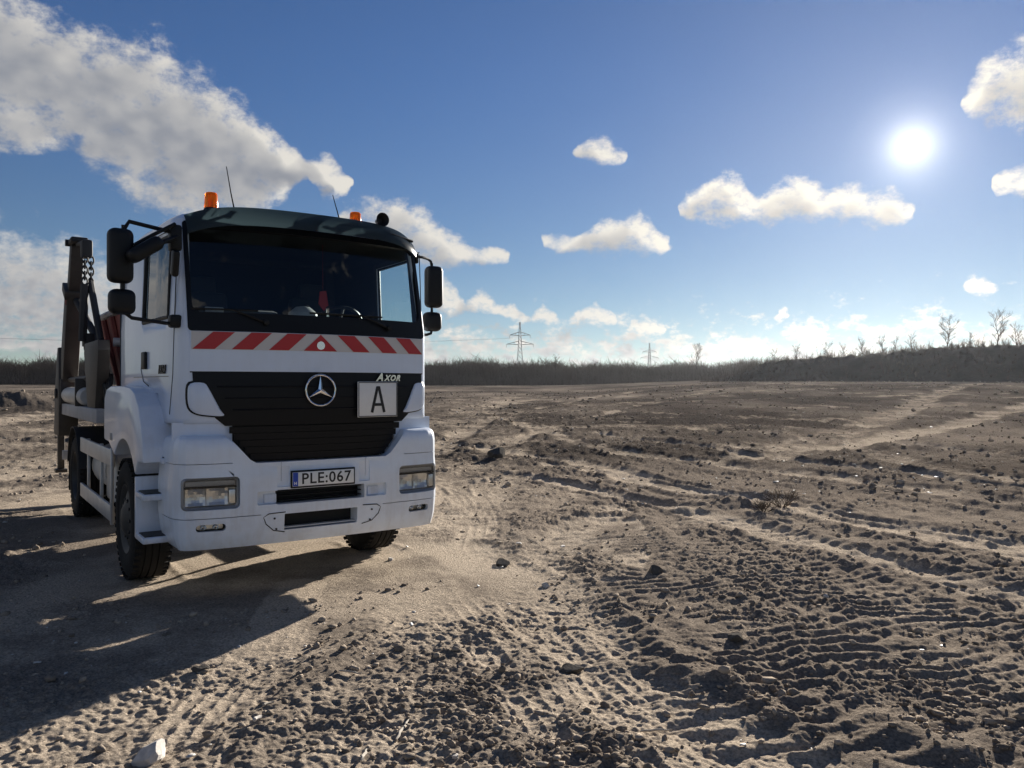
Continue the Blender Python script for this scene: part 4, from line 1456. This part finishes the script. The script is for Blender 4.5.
# --- doors: seam lines, handle, window glass and frame, badge
def side_x(y, z):
    ys = [p[1] for p in OUT[9:20]]; xs = [p[0] for p in OUT[9:20]]
    x = float(np.interp(y, ys, xs))
    return x * (1 - .028 * max(0, (z - 2.2) / .8))
for s in (-1, 1):
    dr = link('door', None, truck)
    def sp(y, z, off=0.0): return (s * (side_x(y, z) + off), y, z)
    seam = [(.30, 2.88), (.30, 2.15), (.33, 1.75), (.40, 1.44)]
    b = MB(); b.tube([sp(*p, .0005) for p in seam], .0045, 4)
    b.tube([sp(*p, .0005) for p in ((1.33, 2.90), (1.33, 1.80), (1.25, 1.70), (1.05, 1.66))], .0045, 4)
    b.tube([sp(.30 + k * .103, 2.90, .0005) for k in range(11)], .0045, 4)
    b.done('door_seam', BLACK_PL, dr)
    b = MB(); b.grid(lambda y, z: sp(y, z, -.012), np.linspace(.42, 1.29, 6), np.linspace(2.195, 2.865, 5)); b.done('door_window', GLASS, dr)
    ring = [(.435, 2.205), (.435, 2.855), (1.265, 2.855), (1.265, 2.205)]
    b = MB()
    for p, q in zip(ring, ring[1:] + ring[:1]):
        b.tube([sp(p[0] + (q[0] - p[0]) * k / 4, p[1] + (q[1] - p[1]) * k / 4, -.004) for k in range(5)], .017, 6)
    b.done('window_rubber', BLACK_PL, dr)
    b = MB(); b.box(sp(1.18, 1.88, .012), (.024, .15, .15), .010); b.done('door_handle', BLACK_PL, dr)
    b = MB(); b.grid(lambda y, z: sp(y, z, .003), np.linspace(.42, 1.6, 8), [1.735, 1.742]); b.done('waist_crease', LIGHT_GREY, dr)
me = text_mesh('1824', .095, .004, .3, 1.1, .003)
link('door_lettering', me, truck, BLACK_INK, loc=(-1.1165, .60, 1.792), rot=(R(90), 0, R(-90 + 3.7)))

# --- mirrors
def mirror_set(s, px, py):
    ms = link('mirror_assembly', None, truck)
    cx = s * px
    MB().box((cx, py, 2.612), (.172, .13, .40), .05, (0, 0, s * -.15), 4).done('main_mirror', BLACK_PL, ms)
    MB().box((cx + .012 * -s, py + .01, 2.278), (.180, .13, .185), .05, (0, 0, s * -.15), 4).done('wide_angle_mirror', BLACK_PL, ms)
    b = MB()
    b.tube([(cx + s * -.02, py, 2.20), (cx + s * -.02, py, 2.84)], .013, 8)
    if s < 0:
        b.tube([(cx + s * -.02, py, 2.80), (cx + s * -.06, py, 2.87), (s * 1.22, .20, 2.85), (s * 1.06, .26, 2.84)], .016, 8)
        b.tube([(cx + s * -.03, py, 2.20), (cx + s * -.08, py + .02, 2.165), (s * 1.16, .22, 2.14), (s * 1.07, .26, 2.15)], .014, 8)
    else:
        b.tube([(cx - .02, py, 2.80), (cx - .03, py, 2.855), (cx - .07, py - .01, 2.875), (1.12, .36, 2.87), (1.02, .33, 2.865)], .013, 8)
        b.tube([(cx - .02, py, 2.20), (cx - .03, py, 2.165), (cx - .08, py - .01, 2.15), (1.12, .36, 2.14), (1.05, .33, 2.14)], .013, 8)
    b.done('mirror_arm', BLACK_PL, ms)
    for bz, bh in ((2.80, .20), (2.16, .10)):
        if s < 0: MB().box((-1.09, .25, bz), (.09, .10, bh), .02).done('arm_bracket', BLACK_PL, ms)
        else: MB().box((1.045, .34, bz + .05), (.03, .06, bh * .5), .01).done('arm_bracket', BLACK_PL, ms)
    return ms
ml = mirror_set(-1, 1.49, .14)
b = MB(); b.tube([(-1.41, .10, 2.69), (-1.28, .12, 2.78), (-1.10, .20, 2.90)], .014, 8); b.tube([(-1.44, .10, 2.66), (-1.20, .14, 2.74), (-1.09, .22, 2.78)], .014, 8)
b.done('stay_bar', BLACK_PL, ml)
MB().box((-1.345, .02, 2.655), (.27, .15, .105), .045, (0, -.62, .1), 4).done('kerb_mirror', BLACK_PL, ml)
MB().tube([(-1.25, .05, 2.71), (-1.16, .12, 2.76), (-1.09, .20, 2.80)], .018, 8).done('kerb_mirror_arm', BLACK_PL, ml)
MB().box((-1.10, .20, 2.60), (.05, .10, .20), .02, (.3, 0, 0)).done('camera_pod', BLACK_PL, ml)
mirror_set(1, 1.30, .46)

# --- front mudguards, steps
for s in (-1, 1):
    prof = [(.44, 1.06), (.46, 1.18), (.52, 1.34), (.64, 1.50), (.80, 1.60), (1.0, 1.645), (1.3, 1.66), (2.0, 1.66), (2.25, 1.63), (2.36, 1.55), (2.38, 1.40), (2.38, 1.14), (2.12, 1.13)]
    arc = [(1.325 + .70 * math.cos(a), .52 + .68 * math.sin(a)) for a in np.radians(np.linspace(48, 142, 14))]
    poly2 = prof + arc + [(.64, 1.05)]
    b = MB(); b.prism(poly2, 'x', s * .80, -1.285 if s < 0 else 1.20, .018)
    mg = b.done('front_mudguard', WHITE_DIRTY, truck, angle=40)
    MB().box((-1.265 if s < 0 else 1.185, 1.95, 1.19), (.05, .12, .07), .008).done('side_marker', LIGHT_GREY, mg)
    su = link('step_unit', None, truck)
    xo, xi = (-1.285, -1.07) if s < 0 else (1.17, .97)
    xm, xw = (xo + xi) / 2, abs(xo - xi)
    MB().prism([(.70, .44), (.775, .44), (.775, .93), (.735, .93)], 'x', min(xo, xi), max(xo, xi), .006).done('step_back', WHITE_DIRTY, su)
    MB().box((xi, .55, .69), (.03, .44, .50), .006).done('step_inner_wall', WHITE_DIRTY, su)
    for z in (.79, .455):
        st_ = MB(); st_.box((xm, .60, z), (xw, .33, .050), .012); step = st_.done('step', WHITE_DIRTY, su)
        MB().box((xm, .60, z + .027), (xw - .04, .27, .008)).done('step_tread', BLACK_PL, step)
    st_ = MB(); st_.box((s * 1.06, .50, 1.075), (.20, .24, .045), .010); step = st_.done('step', WHITE_DIRTY, su)
    MB().box((s * 1.06, .50, 1.101), (.16, .18, .008)).done('step_tread', BLACK_PL, step)

# --- wheels
def wheel(x_out, y, s, dual=False):
    wl = link('wheel', None, truck, loc=(x_out, y, .512))
    Ro, W = .522, .30
    sgn = s
    def tyre(off):
        b = MB()
        prof = []
        for (r, a) in ((.295, .02), (.33, .0), (.40, -.004), (.46, .004), (.495, .022), (.513, .045), (.520, .06)):
            prof.append((r, -sgn * (a) + off))
        n = 11
        for k in range(n):                                              # circumferential grooves
            a = .06 + (W - .12) * k / (n - 1)
            prof.append((.522 if k % 2 == 0 else .522, -sgn * a + off))
            if k % 3 == 1:
                prof.append((.508, -sgn * (a + .002) + off)); prof.append((.508, -sgn * (a + .010) + off)); prof.append((.522, -sgn * (a + .012) + off))
        for (r, a) in ((.520, .06), (.513, .045), (.495, .022), (.46, .004), (.40, -.004), (.33, .0), (.295, .02)):
            prof.append((r, -sgn * (W - a) + off))
        b.lathe(prof, (0, 0, 0), 'x', 48, close=True)
        for k in range(48):                                             # shoulder lugs
            t = 2 * PI * k / 48
            for a in (.030, W - .030):
                b.box((-sgn * a + off, .512 * math.cos(t), .512 * math.sin(t)), (.05, .030, .020), 0, (t - PI / 2, 0, 0))
        b.done('tyre', RUBBER, wl)
    tyre(0.0)
    if dual: tyre(-sgn * (W + .03))
    b = MB()
    if dual:
        b.lathe([(.001, -sgn * .17), (.10, -sgn * .16), (.16, -sgn * .15), (.26, -sgn * .13), (.285, -sgn * .03), (.30, -sgn * .01), (.30, -sgn * .28), (.001, -sgn * .28)], (0, 0, 0), 'x', 36)
    else:
        b.lathe([(.001, -sgn * -.02), (.09, sgn * .015), (.13, -sgn * .005), (.17, -sgn * .02), (.25, -sgn * .045), (.28, -sgn * .02), (.30, -sgn * .01), (.30, -sgn * .28), (.001, -sgn * .28)], (0, 0, 0), 'x', 36)
    rim = b.done('rim', RIM_MAT, wl)
    b = MB()
    for k in range(10):
        t = 2 * PI * k / 10
        b.lathe([(.001, sgn * .01), (.016, sgn * .01), (.016, -sgn * .03)], (-sgn * (.15 if dual else .02), .165 * math.cos(t), .165 * math.sin(t)), 'x', 6)
    b.done('wheel_nuts', RIM_MAT, rim)
    return wl
for s in (-1, 1):
    wheel(-1.275 if s < 0 else 1.155, 1.325, s)
    wheel(s * 1.225, 5.30, s, True)

# --- chassis and running gear
b = MB()
for s in (-1, 1): b.box((s * .43, 4.4, .92), (.08, 6.6, .26), .01)
for y in (2.6, 3.9, 5.3, 6.6, 7.5): b.box((0, y, .92), (.86, .10, .20))
b.done('chassis_frame', CHASSIS, truck)
b = MB(); b.tube([(-.95, 1.325, .512), (.95, 1.325, .512)], .07, 10); b.tube([(-.95, 5.3, .512), (.95, 5.3, .512)], .10, 10)
b.lathe([(.001, -.18), (.14, -.16), (.2, 0), (.14, .16), (.001, .18)], (0, 5.3, .512), 'y', 16); b.done('axles', CHASSIS, truck)
b = MB(); b.box((0, 1.4, 1.0), (.8, 1.0, .6), .08); b.done('engine', CHASSIS, truck)
for s in (-1, 1):
    # rear mudguard
    b = MB()
    b.grid(lambda a, x: (s * x, 5.30 + .62 * math.cos(a), .52 + .62 * math.sin(a)), np.radians(np.linspace(12, 168, 20)), [.58, .9, 1.24])
    b.done('rear_mudguard', CHASSIS, truck, solid=.012)
    MB().box((s * .93, 6.02, .50), (.56, .012, .50)).done('mud_flap', RUBBER, truck)
# --- side underrun guard on the near and far side
for s in (-1, 1):
    sg = link('side_guard', None, truck)
    MB().box((s * 1.215, 3.47, .955), (.03, 2.36, .17), .008).done('guard_rail', ALU, sg)
    MB().box((s * 1.215, 3.47, .41), (.03, 2.36, .16), .008).done('guard_rail', ALU, sg)
    MB().box((s * 1.232, 2.27, .69), (.028, .06, .74), .006).done('guard_post', ALU, sg)
    MB().box((s * 1.18, 4.3, .69), (.03, .06, .70), .006).done('guard_post', ALU, sg)
    MB().box((s * 1.18, 3.3, .69), (.03, .06, .70), .006).done('guard_post', ALU, sg)
MB().box((-.90, 3.05, .70), (.46, .62, .52), .04).done('battery_box', TANK_MAT, truck)
MB().lathe([(.001, -.46), (.24, -.45), (.26, -.40), (.26, .40), (.24, .45), (.001, .46)], (-.88, 3.95, .72), 'y', 28).done('air_tank', TANK_MAT, truck)
MB().box((.86, 3.4, .72), (.55, 1.3, .55), .08).done('fuel_tank', ALU, truck)
MB().box((-.3, 2.75, 1.35), (1.3, .25, .7), .03).done('hydraulic_block', CHASSIS, truck)
b = MB()
rnd = random.Random(4)
for k in range(9):
    x = -1.12 + .05 * rnd.random(); y = 3.0 + k * .12
    b.tube([(x, y, 1.42), (x - .03, y + .05, 1.62 + .1 * rnd.random()), (x + .03, y + .35, 1.72 + .08 * rnd.random()), (x, y + .62, 1.50), (x, y + .66, 1.30)], .022, 6)
b.done('hydraulic_hoses', BLACK_PL, truck)

# --- skip-handling gear
deck = MB()
deck.box((0, 5.1, 1.325), (2.34, 3.6, .11), .012)
for s in (-1, 1): deck.box((s * 1.19, 5.05, 1.335), (.10, 3.6, .155), .01)
deck.done('deck', DECK_GREY, truck)
for s in (-1, 1):
    arm = link('lifting_arm', None, truck)
    X = s * 1.155
    def beam(p, q, wx, wd, bev=.012):
        p = Vector(p); q = Vector(q); d = q - p; L = d.length
        b_ = MB(); b_.box((0, 0, 0), (wx, wd, L), bev)
        M = Matrix.Translation((p + q) / 2) @ d.to_track_quat('Z', 'Y').to_matrix().to_4x4()
        bmesh.ops.transform(b_.bm, matrix=M, verts=b_.bm.verts)
        return b_
    P0, P1, P2 = (X, 6.75, 1.40), (X, 5.98, 2.90), (X, 5.62, 3.52)
    # keep the section square to the truck: build as a side profile
    def prof(p, q, w0, w1, x0, x1, name, mat, bev=.012):
        dy, dz = q[1] - p[1], q[2] - p[2]; L = math.hypot(dy, dz); ny, nz = -dz / L, dy / L
        pl = [(p[1] + ny * w0, p[2] + nz * w0), (q[1] + ny * w1, q[2] + nz * w1), (q[1] - ny * w1, q[2] - nz * w1), (p[1] - ny * w0, p[2] - nz * w0)]
        return MB().prism(pl, 'x', x0, x1, bev).done(name, mat, arm)
    prof(P0, P1, .20, .15, X - .095, X + .095, 'outer_boom', ARM_GREY)
    prof((X, 6.0, 2.86), P2, .11, .10, X - .075, X + .075, 'inner_boom', ARM_GREY)
    MB().box((X, 5.98, 2.93), (.25, .36, .12), .012, (.47, 0, 0)).done('boom_collar', ARM_GREY, arm)
    MB().box((X - s * -.0, 5.94, 2.80), (.216, .10, .10), .008, (.47, 0, 0)).done('warning_mark', RED_SKIP, arm)
    b = MB(); b.box((X, 5.56, 3.545), (.20, .40, .07), .02); b.tube([(X - .13, 5.70, 3.54), (X + .13, 5.70, 3.54)], .045, 14); b.done('boom_head', CHASSIS, arm)
    b = MB(); b.prism([(7.25, .95), (7.05, 1.7), (6.75, 2.2), (6.62, 2.2), (6.55, 1.42), (6.6, .95)], 'x', X - .122, X + .122, .01); b.done('pivot_bracket', ARM_GREY, arm)
    MB().tube([(X - .15, 6.80, 1.55), (X + .15, 6.80, 1.55)], .07, 16).done('pivot_pin', CHASSIS, arm)
    cy = link('lift_cylinder', None, truck)
    b = MB(); b.tube([(X - s * .16, 4.25, 1.45), (X - s * .16, 5.05, 2.25)], .085, 14); b.done('barrel', ARM_GREY, cy)
    b = MB(); b.tube([(X - s * .16, 5.05, 2.25), (X - s * .02, 5.85, 2.80)], .045, 12); b.done('rod', CHASSIS, cy)
    sp_ = MB(); sp_.prism([(3.55, 1.40), (4.15, 1.40), (4.45, 2.05), (4.38, 2.16), (3.35, 2.16), (3.30, 2.05)], 'x', X - .06, X + .06, .01); sp_.done('cylinder_bracket', ARM_GREY, truck)
    b = MB(); b.box((X - s * .02, 4.72, 2.22), (.12, .18, .16), .015); b.tube([(X, 4.66, 2.14), (X, 4.86, 2.11), (X, 4.9, 2.20)], .015, 6); b.done('valve_block', CHASSIS, truck)
    MB().lathe([(.001, -1.03), (.09, -1.02), (.112, -.97), (.112, .97), (.09, 1.02), (.001, 1.03)], (X, 5.55, 1.53), 'y', 20).done('support_leg_cylinder', TANK_MAT, truck)
    b = MB(); b.tube([(X, 4.6, 1.75), (X, 6.5, 1.74)], .035, 8)
    for y in (4.75, 6.40): b.box((X, y, 1.58), (.245, .04, .34), .01)
    b.done('cylinder_cradle', ARM_GREY, truck)
    # chains hanging from the head, each link its own ring, and the drop bars
    ch = link('lifting_chain', None, truck)
    b = MB()
    for (dx, dy) in ((-.03, 0), (.05, .10)):
        z = 3.20
        k = 0
        while z > 2.86:
            prof_ = [(.030 + .010 * math.cos(t), .010 * math.sin(t)) for t in np.linspace(0, 2 * PI, 7)[:-1]]
            t_ = MB(); t_.lathe(prof_, (0, 0, 0), 'x' if k % 2 else 'y', 12, close=True)
            bmesh.ops.scale(t_.bm, vec=(1, 1, 1.6), verts=t_.bm.verts)
            bmesh.ops.translate(t_.bm, vec=(X + dx, 4.62 + dy + .05 * (3.20 - z), z), verts=t_.bm.verts)
            b.add(t_.bm)
            z -= .068; k += 1
    b.done('chain_links', CHASSIS, ch)
    b = MB(); b.box((X, 4.72, 3.33), (.12, .20, .22), .03); b.tube([(X, 4.72, 3.42), (X, 5.5, 3.50)], .035, 8); b.done('chain_hanger', CHASSIS, ch)
    b = MB(); b.tube([(X - .03, 4.64, 2.89), (X - .05, 4.66, 2.2)], .048, 8); b.tube([(X + .04, 4.70, 2.93), (X + .10, 4.30, 2.2)], .040, 8); b.done('drop_bars', CHASSIS, ch)
    # rear stabiliser
    b = MB(); b.box((X, 7.55, .98), (.09, .12, 1.2), .012); b.box((X, 7.55, .38), (.16, .2, .05), .01); b.done('stabiliser', ARM_GREY, truck)
MB().box((0, 7.40, .62), (2.3, .10, .14), .012).done('rear_underrun_bar', DECK_GREY, truck)
b = MB()
for s in (-1, 1): b.box((s * .62, 7.46, .86), (.36, .06, .14), .01)
b.done('tail_lamps', RED, truck)

# --- red skip carried on the deck
skip = link('skip_container', None, loc=(TRUCK_O[0], TRUCK_O[1], 0), rot=(0, 0, TRUCK_YAW))
tag(skip, 'rusty red skip container with grey rim standing on the truck deck behind the cab', 'skip')
b = MB()
lo = [(-.70, 3.65), (.70, 3.65), (.70, 5.1), (-.70, 5.1)]; hi = [(-.93, 2.95), (.93, 2.95), (.93, 5.35), (-.93, 5.35)]
vl = [b.bm.verts.new((x, y, 1.39)) for x, y in lo]; vh = [b.bm.verts.new((x, y, 2.52)) for x, y in hi]
b.bm.faces.new(vl)
for i in range(4): b.bm.faces.new((vl[i], vl[(i + 1) % 4], vh[(i + 1) % 4], vh[i]))
shell = b.done('skip_shell', RED_SKIP, skip, solid=.012)
b = MB()
for (p, q) in zip(hi, hi[1:] + hi[:1]): b.tube([(p[0], p[1], 2.53), (q[0], q[1], 2.53)], .045, 8)
b.done('skip_rim', DECK_GREY, skip)
for s in (-1, 1):
    b = MB()
    for y0, y1 in ((3.9, 3.5), (4.4, 4.2), (4.85, 4.85)):
        b.tube([(s * .72, y0, 1.45), (s * .945, y1, 2.48)], .035, 6)
    b.done('skip_rib', RED_SKIP, skip)
    b = MB(); b.tube([(s * .86, 3.6, 2.15), (s * 1.02, 3.6, 2.15)], .05, 12); b.tube([(s * .86, 4.9, 2.15), (s * 1.02, 4.9, 2.15)], .05, 12); b.done('lifting_lug', DECK_GREY, skip)
# ------------------------------------------------------------------ loose stuff on the field
def ico():
    b = bmesh.new(); bmesh.ops.create_icosphere(b, subdivisions=1, radius=1.0)
    V = np.array([v.co for v in b.verts]); F = np.array([[v.index for v in f.verts] for f in b.faces]); b.free()
    return V, F


def scatter(n, r0, r1, az, seed, power=1.0):
    """points thinning with distance"""
    rs = np.random.RandomState(seed)
    u = rs.rand(n)
    r = 1 / (1 / r0 + (1 / r1 - 1 / r0) * u) if power == 1.0 else r0 * (r1 / r0) ** u
    a = np.radians(rs.uniform(-az, az, n))
    return r * np.sin(a), r * np.cos(a), rs


def clods(count, r0, r1, law, seed, grow_, cap, name, label):
    V0, F0 = ico()
    x, y, rs = scatter(count, r0, r1, 38, seed, law)
    H, S = field(x, y, np.full(x.shape, .03))
    keep = rs.rand(len(x)) < np.clip(1.15 - S, .12, 1) ** 1.4 * np.clip(.45 + 1.2 * perlin(x * .9, y * .9, 70), .08, 1)
    # keep the truck's standing place clear
    lx = _c * (x - TRUCK_O[0]) + _s * (y - TRUCK_O[1]); ly = -_s * (x - TRUCK_O[0]) + _c * (y - TRUCK_O[1])
    keep &= ~((np.abs(lx) < 1.4) & (ly > -.2) & (ly < 8))
    x, y, H = x[keep], y[keep], H[keep]
    n = len(x)
    size = .0035 + rs.exponential(.0052, n); size = np.minimum(size, .024) * (1 + grow_ * np.hypot(x, y))
    size = np.minimum(size, cap)
    V = np.repeat(V0[None], n, 0) * (1 + .9 * (rs.rand(n, len(V0)) - .5))[..., None]
    V *= (size[:, None] * (1 + .5 * (rs.rand(n, 3) - .5)) * [1.15, 1.0, .75])[:, None, :]
    a = rs.rand(n) * 2 * PI; c, s = np.cos(a)[:, None], np.sin(a)[:, None]
    V = np.stack([V[..., 0] * c - V[..., 1] * s, V[..., 0] * s + V[..., 1] * c, V[..., 2]], -1)
    V += np.stack([x, y, H + size * .25], 1)[:, None, :]
    F = (F0[None] + (np.arange(n) * len(V0))[:, None, None]).reshape(-1, 3)
    me = mesh_from_arrays(name, V.reshape(-1, 3), F)
    tag(link(name, me, None, CLOD_MAT), label, 'clods', kind='stuff')


def clod_mat(t, out):
    geo = t.node('ShaderNodeNewGeometry', out=0)
    n = t.noise(geo, 4.0, 3.0, .6)
    c = t.mix(t.step(n, .35, .65), (.17, .141, .112), (.43, .36, .285))
    bump = t.node('ShaderNodeBump', {'Strength': .7, 'Distance': .01, 'Height': t.noise(geo, 120.0, 3.0, .6)})
    pbsdf(t, out, color=c, rough=.95, spec=.0, normal=bump)


CLOD_MAT = material('clod_soil', clod_mat)
STONE_MAT = simple_mat('pale_stone', (.54, .50, .45), .85, var=.4, scale=30, bump=.004, bscale=90)
FLAKE_MAT = simple_mat('pale_flakes', (.50, .48, .45), .55, spec=.4, var=.25, scale=2)
STICK_MAT = simple_mat('bleached_wood', (.42, .37, .30), .8, var=.3, scale=25)
DARK_MAT = simple_mat('dark_clod', (.10, .092, .082), .95, spec=.0, var=.4, scale=20, bump=.01, bscale=60)
clods(17000, 3.0, 40, 1.0, 21, .045, .07, 'dirt_clods', 'loose crumbly clods of soil strewn over the near field')
clods(15000, 13, 130, 2.0, 23, .085, .16, 'far_dirt_clods', 'dark crumbly lumps of soil strewn over the farther field')


def flakes():
    """pale chips and grit that catch the light"""
    x1, y1, rs = scatter(420, 3.4, 30, 38, 31)
    x2, y2, _ = scatter(3000, 11, 120, 38, 32, 2.0)
    x = np.concatenate([x1, x2]); y = np.concatenate([y1, y2])
    keep = perlin(x * .25, y * .25, 77) + .5 * perlin(x * 1.1, y * 1.1, 78) > .02
    x, y = x[keep], y[keep]
    n = len(x)
    H, S = field(x, y, np.full(x.shape, .03))
    sz = (.003 + rs.exponential(.0045, n)) * (1 + .04 * np.hypot(x, y))
    sz = np.minimum(sz, .065)
    base = np.array([[-1, -.6, 0], [1, -.5, 0], [.9, .6, 0], [-.8, .7, 0], [-.9, -.5, .35], [.8, -.4, .35], [.8, .5, .35], [-.7, .6, .35]])
    Fq = np.array([[0, 3, 2, 1], [4, 5, 6, 7], [0, 1, 5, 4], [1, 2, 6, 5], [2, 3, 7, 6], [3, 0, 4, 7]])
    V = np.repeat(base[None], n, 0) * (1 + .3 * (rs.rand(n, 8, 1) - .5)) * sz[:, None, None]
    tilt = rs.randn(n) * .35
    c, s = np.cos(tilt)[:, None], np.sin(tilt)[:, None]
    V = np.stack([V[..., 0], V[..., 1] * c - V[..., 2] * s, V[..., 1] * s + V[..., 2] * c], -1)
    a = rs.rand(n) * 2 * PI; c, s = np.cos(a)[:, None], np.sin(a)[:, None]
    V = np.stack([V[..., 0] * c - V[..., 1] * s, V[..., 0] * s + V[..., 1] * c, V[..., 2]], -1)
    V += np.stack([x, y, H + sz * .35], 1)[:, None, :]
    F = (Fq[None] + (np.arange(n) * 8)[:, None, None]).reshape(-1, 4)
    me = mesh_from_arrays('pale_grit', V.reshape(-1, 3), F)
    tag(link('pale_grit', me, None, FLAKE_MAT), 'pale chips and grit scattered over the soil', 'grit', kind='stuff')


flakes()


def on_ground(u, v):
    x, y = gpt(u, v)
    for k in range(4):                                   # follow the sight line to the real surface
        z = float(ground_height(x, y)[0])
        d = F_PX * (EYE - z) / (v - HORIZON)
        x, y = (u - 512) / F_PX * d, d
    return x, y, z


def rock(name, u, v, size, seed, mat, label, cat):
    V0 = bmesh.new(); bmesh.ops.create_icosphere(V0, subdivisions=3, radius=1.0)
    rs = np.random.RandomState(seed)
    planes = rs.randn(14, 3); planes /= np.linalg.norm(planes, axis=1)[:, None]; d = .48 + .25 * rs.rand(14)
    for vtx in V0.verts:
        p = np.array(vtx.co)
        for n_, k in zip(planes, d):                     # facets
            q = p @ n_
            if q > k: p = p - n_ * (q - k)
        p *= 1 + .05 * perlin(np.array([p[0] * 3.0]), np.array([p[1] * 3 + p[2] * 2]), seed)[0]
        vtx.co = Vector(p * np.array(size))
    me = bpy.data.meshes.new(name); V0.to_mesh(me); V0.free()
    smooth(me); me.set_sharp_from_angle(angle=R(14))
    x, y, z = on_ground(u, v)
    o = link(name, me, None, mat, loc=(x, y, z + size[2] * .26), rot=(0, 0, seed))
    return tag(o, label, cat)


def stick(u0, v0, u1, v1, r, label, mat=STICK_MAT, name='stick'):
    x0, y0, z0 = on_ground(u0, v0); x1, y1, z1 = on_ground(u1, v1)
    b = MB()
    P = []
    for k in range(7):
        t = k / 6
        P.append((x0 + (x1 - x0) * t + .004 * math.sin(k * 2.1), y0 + (y1 - y0) * t + .006 * math.cos(k * 1.7), max(z0, z1) + r * 1.1 + .004 * math.sin(k)))
    b.tube(P, [r * .7, r, r, r * .9, r, r * .8, r * .45], 7)
    return tag(b.done(name, mat), label, 'stick')


rock('stone', 150, 761, (.105, .075, .085), 4, STONE_MAT, 'white angular stone at the bottom edge, left of the middle', 'stone')
rock('stone', 455, 757, (.03, .022, .016), 5, STONE_MAT, 'small pale stone near the bottom edge, right of the bleached sticks', 'stone')
rock('stone', 546, 587, (.045, .03, .03), 6, STONE_MAT, 'white pebble on the sandy path in front of the truck', 'stone')
rock('stone', 563, 547, (.05, .03, .02), 7, STONE_MAT, 'flat pale stone where the sandy paths meet', 'stone')
rock('stone', 391, 560, (.05, .03, .025), 8, STONE_MAT, 'small stone beside the right front wheel', 'stone')
rock('stone', 826, 597, (.03, .02, .02), 9, STONE_MAT, 'small white stone among the crawler prints', 'stone')
rock('earth_clod', 503, 564, (.17, .07, .05), 11, DARK_MAT, 'flat dark clod on the sand right of the truck', 'clod')
rock('earth_clod', 655, 573, (.09, .07, .06), 12, DARK_MAT, 'dark lump at the edge of the crawler prints', 'clod')
rock('earth_clod', 570, 672, (.09, .07, .05), 13, DARK_MAT, 'rounded dark clod in the middle foreground', 'clod')
rock('earth_clod', 498, 457, (.42, .25, .20), 14, DARK_MAT, 'big dark soil lump behind the truck front on the right', 'clod')
rock('earth_clod', 735, 640, (.08, .06, .05), 15, DARK_MAT, 'dark clod on the crawler prints right of the middle', 'clod')
rock('earth_clod', 200, 672, (.06, .05, .04), 16, DARK_MAT, 'dark clod at the edge of the truck shadow', 'clod')
stick(396, 742, 409, 720, .007, 'longer bleached stick lying in the foreground, left of the middle')
stick(361, 766, 367, 750, .008, 'short bleached stick at the bottom edge')
stick(253, 726, 262, 717, .010, 'pale flat splinter below the truck shadow', STONE_MAT)
stick(262, 708, 274, 702, .006, 'thin pale twig just below the truck shadow')
stick(339, 672, 362, 676, .006, 'thin pale stick lying across, left of the sandy path')
stick(640, 733, 672, 736, .006, 'straw-coloured stick on the sandy path near the bottom')


# dry shrub beside the far track
def dry_shrub(u, v, h, seed, label):
    x, y, z = on_ground(u, v)
    rnd = random.Random(seed)
    V, F = [], []
    root = link('dry_shrub', None, loc=(x, y, z - .02))
    tag(root, label, 'shrub')

    def grow(a, d, L, r, k):
        b = a + d * L
        tube(V, F, a, b, r, r * .6, 3)
        if k == 0: return
        for q in range(3):
            nd = d + np.array([rnd.gauss(0, .5), rnd.gauss(0, .5), rnd.uniform(-.1, .3)]); nd /= np.linalg.norm(nd)
            grow(a + d * L * rnd.uniform(.4, 1), nd, L * .7, r * .6, k - 1)
    for q in range(13):
        t = rnd.uniform(0, 2 * PI)
        d = np.array([math.cos(t) * .8, math.sin(t) * .8, rnd.uniform(.4, 1.2)]); d /= np.linalg.norm(d)
        grow(np.array([rnd.gauss(0, .004), rnd.gauss(0, .004), 0]), d, h * .4, .007, 3)
    link('branches', mesh_from_arrays('branches', V, F), root, TWIG_MAT)


dry_shrub(782, 508, .42, 3, 'dry leafless shrub on the soil ridge right of the middle')
dry_shrub(764, 512, .25, 4, 'low dry tuft just left of the leafless shrub')


# ------------------------------------------------------------------ hazy winter air
def haze():
    b = MB(); b.box((0, 0, 22), (3300, 3300, 54))
    o = b.done('haze', None)
    def mat(t, out):
        v = t.node('ShaderNodeVolumePrincipled', {'Color': (.86, .90, .97, 1), 'Density': HAZE, 'Anisotropy': .7})
        t.l.new(v, out.inputs['Volume'])
    o.data.materials.append(material('winter_haze', mat))
    tag(o, 'thin pale winter haze over the whole field', 'haze', kind='stuff')


HAZE = 0.00006
haze()
